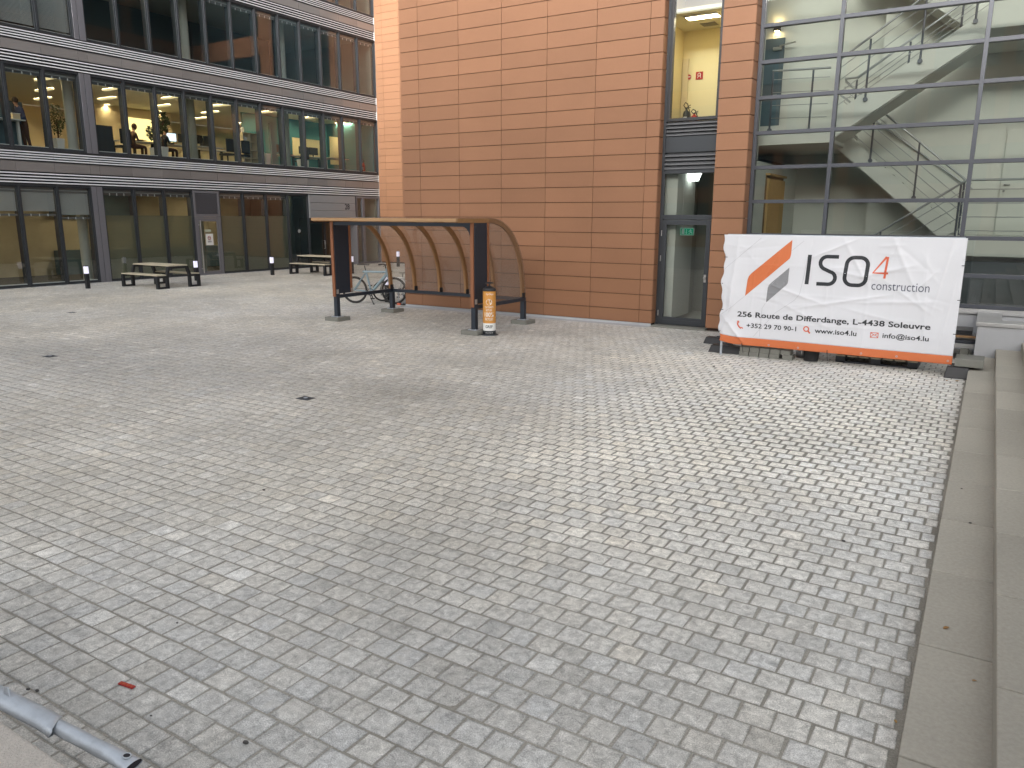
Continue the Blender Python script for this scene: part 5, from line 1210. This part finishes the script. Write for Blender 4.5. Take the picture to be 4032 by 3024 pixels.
b = MB(); e1 = P0+dn*(Lt-.66)+u_*.0245; b.add([e1, e1+dn*.035, e1+dn*.022+u_*.030-w_*.004, e1+dn*.006+u_*.028, e1+w_*.004, e1+dn*.035+w_*.004, e1+dn*.022+u_*.030, e1+dn*.006+u_*.028+w_*.003], [(0,1,2,3),(7,6,5,4),(0,4,5,1),(1,5,6,2),(2,6,7,3),(3,7,4,0)]); b.build('burr', 'galv', tb)
b = MB(); h_ = P0+dn*(Lt-.034)+u_*.0180-w_*.004; nrm = (u_*.96-w_*.16+dn*.12).normalized(); b.torus(h_+nrm*.001, nrm, .0118, .0024, 20, 8); b.build('hole_rim', 'galv', tb)
b = MB(); uu = nrm.orthogonal().normalized(); vv_ = nrm.cross(uu); b.add([h_+nrm*.0022+(uu*math.cos(k*math.pi/8)+vv_*math.sin(k*math.pi/8))*.0108 for k in range(16)], [tuple(range(16))]); b.build('hole', 'void', tb)
b = MB(); b.box(-3.50,-3.44,.93,1.0,.68,.719); b.box(-3.53,-3.41,.921,.932,.60,.719); b.build('bracket', 'galv', tb)
tg = thing('red_plate', 'small red embossed plastic plate lying on the paving near the bottom left', 'plate', (-2.90,1.598,0))
ax = Vector((-2.942+.0,1.588,0)); pa_ = Vector((-3.461*.85/.85,1.868,0))
a_, b_ = Vector((-3.463,1.868,.003)), Vector((-3.366,1.882,.003)); d_ = (b_-a_).normalized(); nn = Vector((-d_.y,d_.x,0)); tg.location = (a_+b_)/2
pts = [a_-nn*.010, b_-nn*.010, b_+nn*.012, a_+nn*.012]
b = MB(); b.add(pts+[p+Vector((0,0,.006)) for p in pts], [(0,3,2,1),(4,5,6,7),(0,1,5,4),(1,2,6,5),(2,3,7,6),(3,0,4,7)]); b.build('plate_body', 'red', tg)
b = MB()
for k in range(6):
    c0 = a_+d_*(.012+.014*k)+Vector((0,0,.0062)); b.bar(c0-nn*.005, c0+nn*.007, .003, .003)
    if k%2: b.bar(c0-nn*.004, c0+d_*.007+nn*.001, .003, .003)
b.build('embossing', 'ban_orange', tg)

# ------------------------------------------------------------------ people (skin-modifier bodies)
def person(label, J, shirt, trouser, hair='hair', sleeves=True, long_hair=False, group=None):
    """J: joint name -> world position"""
    rad = dict(pelvis=(.135,.105),belly=(.13,.10),chest=(.155,.105),neck0=(.055,.055),neck=(.05,.052),head=(.078,.092),crown=(.062,.075),
               sL=(.058,.058),eL=(.043,.043),wL=(.030,.026),hL=(.038,.018),sR=(.058,.058),eR=(.043,.043),wR=(.030,.026),hR=(.038,.018),
               pL=(.09,.09),kL=(.062,.062),aL=(.043,.043),tL=(.036,.030),pR=(.09,.09),kR=(.062,.062),aR=(.043,.043),tR=(.036,.030))
    E = [('pelvis','belly'),('belly','chest'),('chest','neck0'),('neck0','neck'),('neck','head'),('head','crown')]
    for s in 'LR': E += [('chest','s'+s),('s'+s,'e'+s),('e'+s,'w'+s),('w'+s,'h'+s),('pelvis','p'+s),('p'+s,'k'+s),('k'+s,'a'+s),('a'+s,'t'+s)]
    J = {k: Vector(v) for k, v in J.items()}
    for s in 'LR':
        h, wv = J['h'+s], J['w'+s]; d = (h-wv).normalized(); sd = d.cross(Vector((0,0,1)))
        sd = sd.normalized() if sd.length > .1 else Vector((1,0,0))
        for i in range(5):
            nm = f'f{i}{s}'; off = (i-1.5)*.018
            if i == 4: J[nm+'a'] = wv+d*.03+sd*.045; J[nm+'b'] = wv+d*.075+sd*.055
            else: J[nm+'a'] = h+d*.04+sd*off; J[nm+'b'] = h+d*(.075+.012*(i in (1,2)))+sd*off*1.1-Vector((0,0,.02))
            rad[nm+'a'] = (.009,.009); rad[nm+'b'] = (.0075,.0075)
            E += [('h'+s if i < 4 else 'w'+s, nm+'a'), (nm+'a', nm+'b')]
    names = list(J); idx = {k:i for i,k in enumerate(names)}
    me = bpy.data.meshes.new('person'); org = J['pelvis'].copy(); org.z = min(v.z for v in J.values())-.03
    me.from_pydata([tuple(J[k]-org) for k in names], [(idx[a],idx[b]) for a,b in E], [])
    o = bpy.data.objects.new('tmp', me); COL.objects.link(o)
    sm = o.modifiers.new('skin','SKIN'); sm.use_smooth_shade = True
    o.modifiers.new('sub','SUBSURF').levels = 1
    sv = me.skin_vertices[0].data
    for k in names: sv[idx[k]].radius = rad[k]; sv[idx[k]].use_root = (k == 'pelvis')
    dg = bpy.context.evaluated_depsgraph_get(); m2 = bpy.data.meshes.new_from_object(o.evaluated_get(dg)); bpy.data.objects.remove(o)
    for q in ('skin', shirt, trouser, 'black'): m2.materials.append(MT[q])
    def kind(a, b):
        if a in ('pelvis',) and b[0] == 'p' or a[0] == 'p' and a != 'pelvis' and b[0] == 'k' or a[0] == 'k' and b[0] == 'a': return 2
        if a[0] == 'a' and b[0] == 't': return 3
        if (a, b) in (('neck0','neck'),('neck','head'),('head','crown')): return 0
        if a[0] == 'w' or a[0] in 'hf' and a != 'head': return 0
        if a[0] == 'e' and b[0] == 'w': return 1 if sleeves else 0
        return 1
    segs = [(J[a]-org, J[b]-org, kind(a,b)) for a,b in E]
    for p in m2.polygons:
        c = p.center; best = (1e9, 1)
        for a, b, k in segs:
            ab = b-a; t = max(0, min(1, (c-a).dot(ab)/max(ab.length_squared,1e-9))); d = (c-(a+ab*t)).length
            if d < best[0]: best = (d, k)
        p.material_index = best[1]; p.use_smooth = True
    po = bpy.data.objects.new('person', m2); COL.objects.link(po); po.location = org; tag(po, label, 'person', group)
    hd, cr = J['head'], J['crown']; upv = (cr-hd).normalized(); fwd = Vector((0,-1,0)) if 'face' not in J else J['face']
    b = MB(); b.ball(tuple(hd+upv*.045-Vector((0,0,0))), .098, 8, (.92,1.0,1.0))
    hv = [v for v in b.v]; hair_o = MB()
    c = hd+upv*.03+Vector((0,.018,0)); hair_o.ball(tuple(c), .1, 9, (.88,1.02,1.05 if not long_hair else 1.25))
    hair_o.build('hair', hair, po)
    return po
F1 = 4.376
person('standing person in brown trousers at a high desk on the first floor',
    dict(pelvis=(-28.0,14.12,F1+.95),belly=(-28.0,14.10,F1+1.10),chest=(-28.0,14.03,F1+1.32),neck0=(-28.0,13.97,F1+1.45),neck=(-28.0,13.95,F1+1.50),head=(-28.0,13.92,F1+1.60),crown=(-28.0,13.93,F1+1.68),
    sL=(-27.82,14.02,F1+1.36),eL=(-27.78,14.06,F1+1.10),wL=(-27.8,13.88,F1+1.02),hL=(-27.8,13.80,F1+1.02),sR=(-28.18,14.02,F1+1.36),eR=(-28.22,14.04,F1+1.10),wR=(-28.2,13.86,F1+1.02),hR=(-28.2,13.78,F1+1.02),
    pL=(-27.9,14.13,F1+.88),kL=(-27.9,14.15,F1+.48),aL=(-27.9,14.22,F1+.09),tL=(-27.88,14.08,F1+.04),pR=(-28.1,14.13,F1+.88),kR=(-28.1,14.12,F1+.48),aR=(-28.1,14.16,F1+.09),tR=(-28.1,14.0,F1+.04)), 'shirt_blue','trouser')
def seated(x, y, label, shirt, hair, lh, dy=-1):
    person(label, dict(pelvis=(x,y,F1+.52),belly=(x,y+.02*-dy,F1+.68),chest=(x,y+.04*dy,F1+.92),neck0=(x,y+.08*dy,F1+1.05),neck=(x,y+.09*dy,F1+1.10),head=(x,y+.12*dy,F1+1.20),crown=(x,y+.11*dy,F1+1.28),
    sL=(x+.18,y+.04*dy,F1+.96),eL=(x+.22,y+.10*dy,F1+.72),wL=(x+.16,y+.34*dy,F1+.74),hL=(x+.15,y+.42*dy,F1+.75),sR=(x-.18,y+.04*dy,F1+.96),eR=(x-.22,y+.10*dy,F1+.72),wR=(x-.16,y+.34*dy,F1+.74),hR=(x-.15,y+.42*dy,F1+.75),
    pL=(x+.10,y+.05*dy,F1+.50),kL=(x+.12,y+.46*dy,F1+.50),aL=(x+.12,y+.44*dy,F1+.09),tL=(x+.12,y+.58*dy,F1+.04),pR=(x-.10,y+.05*dy,F1+.50),kR=(x-.12,y+.46*dy,F1+.50),aR=(x-.12,y+.44*dy,F1+.09),tR=(x-.12,y+.58*dy,F1+.04)), shirt, 'trouser', hair, True, lh)
seated(-28.3,18.15,'seated long-haired person in brown behind the second first-floor window right of the pillar','shirt_brown','trouser',True,1)
seated(-28.5,19.62,'seated dark-haired person in dark clothes facing a bright screen on the first floor','shirt_dark','hair',False,1)

# ------------------------------------------------------------------ office furniture behind the glass
def desk(x, y, w_, d_, h, label, along='y', top='white', leg='black'):
    t = thing('desk', label, 'desk', (x,y,F1), 'office desks on the first floor')
    b = MB(); b.box(x-d_/2,x+d_/2,y-w_/2,y+w_/2,F1+h-.03,F1+h); b.build('desk_top', top, t)
    for s in (-1,1):
        b = MB(); b.box(x-.05,x+.05,y+s*(w_/2-.12)-.035,y+s*(w_/2-.12)+.035,F1+.03,F1+h-.031); b.box(x-d_/2+.05,x+d_/2-.05,y+s*(w_/2-.12)-.035,y+s*(w_/2-.12)+.035,F1,F1+.029); b.build('leg', leg, t)
    return t
def monitor(x, y, z, label, lit=False, w_=.56, rz=0.0):
    t = thing('monitor', label, 'monitor', (x,y,z), 'computer monitors in the first-floor office')
    b = MB(); b.box(x-.02,x+.01,y-w_/2,y+w_/2,z+.13,z+.47); b.build('housing', 'black', t)
    b = MB(); b.box(x+.0105,x+.013,y-w_/2+.015,y+w_/2-.015,z+.145,z+.455); b.build('screen', 'screen' if lit else 'black', t)
    b = MB(); b.box(x-.05,x-.02,y-.03,y+.03,z+.015,z+.28); b.box(x-.12,x+.08,y-.11,y+.11,z,z+.014); b.build('stand', 'black', t)
def chair(x, y, label, rz=0):
    t = thing('office_chair', label, 'chair', (x,y,F1), 'office chairs on the first floor')
    b = MB(); b.box(x-.24,x+.24,y-.24,y+.24,F1+.42,F1+.50); b.build('seat', 'black', t, .02)
    b = MB(); b.box(x+.20,x+.26,y-.22,y+.22,F1+.55,F1+1.08); b.build('backrest', 'black', t, .02)
    b = MB(); b.tube([(x,y,F1+.08),(x,y,F1+.42)],.03,8)
    for k in range(5): b.tube([(x,y,F1+.1),(x+.3*math.cos(k*1.2566),y+.3*math.sin(k*1.2566),F1+.04)],.018,6)
    b.build('base', 'black', t)
dk = [(-28.0,13.55,1.0,.6,1.0,'high white desk with a box on it in front of the standing person'),(-29.2,17.3,1.5,.8,.74,'white desk behind the first window right of the pillar, next to the dark cabinet'),
      (-28.7,18.85,1.0,.7,.72,'desk between the two seated people on the first floor'),(-28.9,20.35,1.3,.8,.74,'desk carrying the bright screen on the first floor'),(-28.4,21.4,1.3,.8,.72,'white-legged desk behind the fourth window right of the pillar'),
      (-29.6,22.6,1.4,.8,.74,'desk with a lamp behind the black chairs, left of the bookcase'),(-28.6,25.9,1.3,.8,.70,'desk with red papers right of the teal fin'),(-28.4,27.3,1.4,.8,.70,'desk in front of the pale pin board'),(-28.2,28.7,1.3,.8,.72,'white-framed desk below the right end of the pin board')]
for x,y,w_,d_,h,l in dk: desk(x,y,w_,d_,h,l,leg='white' if 'white-' in l or 'high' in l else 'black')
mn = [(-29.2,17.0,.74,'dark monitor on the desk next to the dark cabinet',False),(-28.9,20.2,.74,'bright lit monitor in front of the dark-haired seated person',True),(-28.9,20.85,.74,'dark monitor right of the lit one',False),(-28.5,21.15,.72,'dark monitor on the white-legged desk, left one',False),(-28.5,21.75,.72,'dark monitor on the white-legged desk, right one',False),
      (-29.6,22.4,.74,'black monitor behind the desk lamp left of the bookcase',False),(-28.7,25.7,.70,'dark monitor above the red papers',False),(-28.5,27.0,.70,'dark monitor in front of the pin board, left one',False),(-28.5,27.65,.70,'dark monitor in front of the pin board, right one',False),(-29.2,17.65,.74,'second dark monitor beside the dark cabinet',False)]
for x,y,h,l,lit in mn: monitor(x,y,F1+h,l,lit)
for x,y,l in ((-28.3,17.75,'black office chair left of the long-haired person'),(-27.9,22.15,'black office chair in front of the bookcase, left'),(-28.0,23.0,'black office chair close to the bookcase'),(-28.2,26.6,'black office chair in front of the pin board')): chair(x,y,l)
t = thing('cabinet', 'dark cabinet beside the pillar behind the first window to its right', 'cabinet', (-27.9,16.7,F1))
b = MB(); b.box(-28.2,-27.6,16.35,16.98,F1,F1+1.08); b.build('body', 'iron', t, .005)
b = MB(); b.box(-28.16,-27.64,16.985,16.99,F1+.05,F1+1.03); b.build('door', 'frame', t)
t = thing('storage_box', 'cream storage box on the high desk in front of the standing person', 'box', (-27.9,13.78,F1+1.0))
b = MB(); b.box(-28.05,-27.75,13.68,13.92,F1+1.0,F1+1.17); b.build('body', 'cream', t)
b = MB(); b.box(-28.06,-27.74,13.67,13.93,F1+1.171,F1+1.19); b.build('rim', 'white', t)
bc = thing('bookcase', 'pale open bookcase of square shelves behind the first-floor windows', 'bookcase', (-27.9,23.3,F1))
b = MB()
for k in range(3): b.box(-28.15,-27.8,22.92+.37*k,22.945+.37*k,F1,F1+1.42)
b.build('uprights', 'cream', bc)
for k in range(5):
    b = MB()
    for j in range(2): b.box(-28.15,-27.8,22.946+.37*j,23.289+.37*j,F1+.02+.345*k,F1+.045+.345*k)
    b.build('shelf', 'cream', bc)
b = MB(); b.box(-28.16,-28.152,22.92,23.685,F1,F1+1.42); b.build('back_panel', 'bench_wood', bc)
b = MB(); b.box(-28.02,-27.9,23.05,23.12,F1+1.11,F1+1.30); b.box(-28.02,-27.9,23.14,23.22,F1+1.11,F1+1.25); tag(b.build('binder', 'white'), 'pair of white binders in the upper left compartment of the bookcase', 'binder')
b = MB(); b.lathe(-27.97,23.06,[(.06,F1+1.43),(.075,F1+1.6),(.05,F1+1.66)],12); tag(b.build('jug', 'white'), 'white jug standing on top of the bookcase', 'jug')
pb = thing('pin_board', 'large pale yellow pin board standing behind the right-hand desks', 'board', (-29.4,29.6,F1))
b = MB(); b.box(-29.78,-29.74,27.5,29.7,F1+.75,F1+1.70); b.build('panel', 'yellow_wall', pb)
b = MB(); b.box(-29.0,-28.96,29.25,29.88,F1+.5,F1+1.85); b.build('side_panel', 'yellow_wall', pb)
b = MB(); b.box(-29.738,-29.73,28.3,28.9,F1+.95,F1+1.3); b.build('screen', 'dark_wall', pb)
extinguisher(-27.0,29.5,F1+.02,.62,.09,'red','red fire extinguisher behind the last first-floor window beside the bright wall','extinguishers')
def foliage(cx, cy, cz, rx, rz_, n, s, seed, droop=0.0):
    rg = random.Random(seed); b = MB()
    for _ in range(n):
        while True:
            p = Vector((rg.uniform(-1,1),rg.uniform(-1,1),rg.uniform(-1,1)))
            if p.length < 1: break
        c = Vector((cx+p.x*rx, cy+p.y*rx, cz+p.z*rz_)); d = Vector((rg.gauss(0,1),rg.gauss(0,1),rg.gauss(-droop,.6))).normalized(); q = d.orthogonal().normalized()*s*.35
        b.tone = rg.random(); b.add([c-d*s, c+q, c+d*s, c-q], [(0,1,2,3)])
    return b
def potted(x, y, label, pot_h, pot_r, stem, cz, rx, rz_, n, s, seed, droop=0.0):
    t = thing('potted_plant', label, 'plant', (x,y,F1), 'potted plants on the first floor')
    b = MB(); a = pot_r; b.add([(x-a*.7,y-a*.7,F1),(x+a*.7,y-a*.7,F1),(x+a*.7,y+a*.7,F1),(x-a*.7,y+a*.7,F1),(x-a,y-a,F1+pot_h),(x+a,y-a,F1+pot_h),(x+a,y+a,F1+pot_h),(x-a,y+a,F1+pot_h)], [(0,3,2,1),(4,5,6,7),(0,1,5,4),(1,2,6,5),(2,3,7,6),(3,0,4,7)]); b.build('planter', 'white', t)
    if stem:
        b = MB(); b.tube([(x,y,F1+pot_h),(x+.02,y+.01,F1+(pot_h+cz)/2),(x,y,F1+cz)],.022,8)
        for k in range(4): b.tube([(x,y,F1+cz-.25),(x+rx*.6*math.cos(k*1.6),y+rx*.6*math.sin(k*1.6),F1+cz+.1)],.010,6)
        b.build('trunk', 'trouser', t)
    if n: foliage(x,y,F1+cz,rx,rz_,n,s,seed,droop).build('crown', 'leaf_dark', t)
potted(-27.75,15.08,'small indoor tree in a tapered white planter left of the pillar',.50,.14,True,1.12,.26,.55,420,.05,3)
potted(-27.75,18.68,'cream planter with a leafy plant between the two seated people, left one',.46,.13,True,1.0,.28,.28,120,.09,5,.4)
potted(-27.7,19.02,'tall palm in a white planter beside the dark-haired seated person',.52,.14,True,1.45,.32,.45,150,.11,8,.6)
potted(-27.75,23.78,'empty white planter right of the bookcase',.66,.12,False,0,0,0,0,0,1)
potted(-27.75,24.12,'empty white planter beside the teal fin',.62,.12,False,0,0,0,0,0,1)
potted(-27.75,26.05,'cream tapered planter in front of the desk with red papers',.5,.11,False,0,0,0,0,0,1)
potted(-27.75,26.45,'narrow white planter in front of the pin board desks',.48,.08,False,0,0,0,0,0,1)
b = MB(); b.box(-28.7,-28.4,25.9,26.3,F1+.701,F1+.74); tag(b.build('red_papers', 'red'), 'heap of red papers on the desk right of the teal fin', 'papers')
# lit meeting room behind the glass partition: a bright wall
b = MB(); b.box(-32.99,-32.97,20.9,22.4,F1+1.2,F1+2.15); t = b.build('lit_window', 'screen'); t.data.materials[0] = MT['glow_wall'] if 'glow_wall' in MT else emitmat('lit_room', (1.0,.76,.30), 0.62); tag(t, 'bright yellow lit interior window of a meeting room on the first floor', 'window')
# canteen tables behind the frosted ground-floor glass
for x,y,l in ((-28.0,11.6,'white round table behind the ground-floor blinds, far left'),(-28.2,17.2,'white high table behind the frosted glass left of the louvred door'),(-27.9,18.75,'white round high table behind the frosted pane next to the louvred door')):
    t = thing('canteen_table', l, 'table', (x,y,0), 'white canteen tables')
    h = 1.08 if y > 15 else .74
    b = MB(); b.lathe(x,y,[(.36,h-.03),(.36,h)],28); b.build('table_top', 'white', t)
    b = MB(); b.lathe(x,y,[(.22,.016),(.22,.03),(.035,.05),(.035,h-.031)],16); b.build('pedestal', 'white', t)
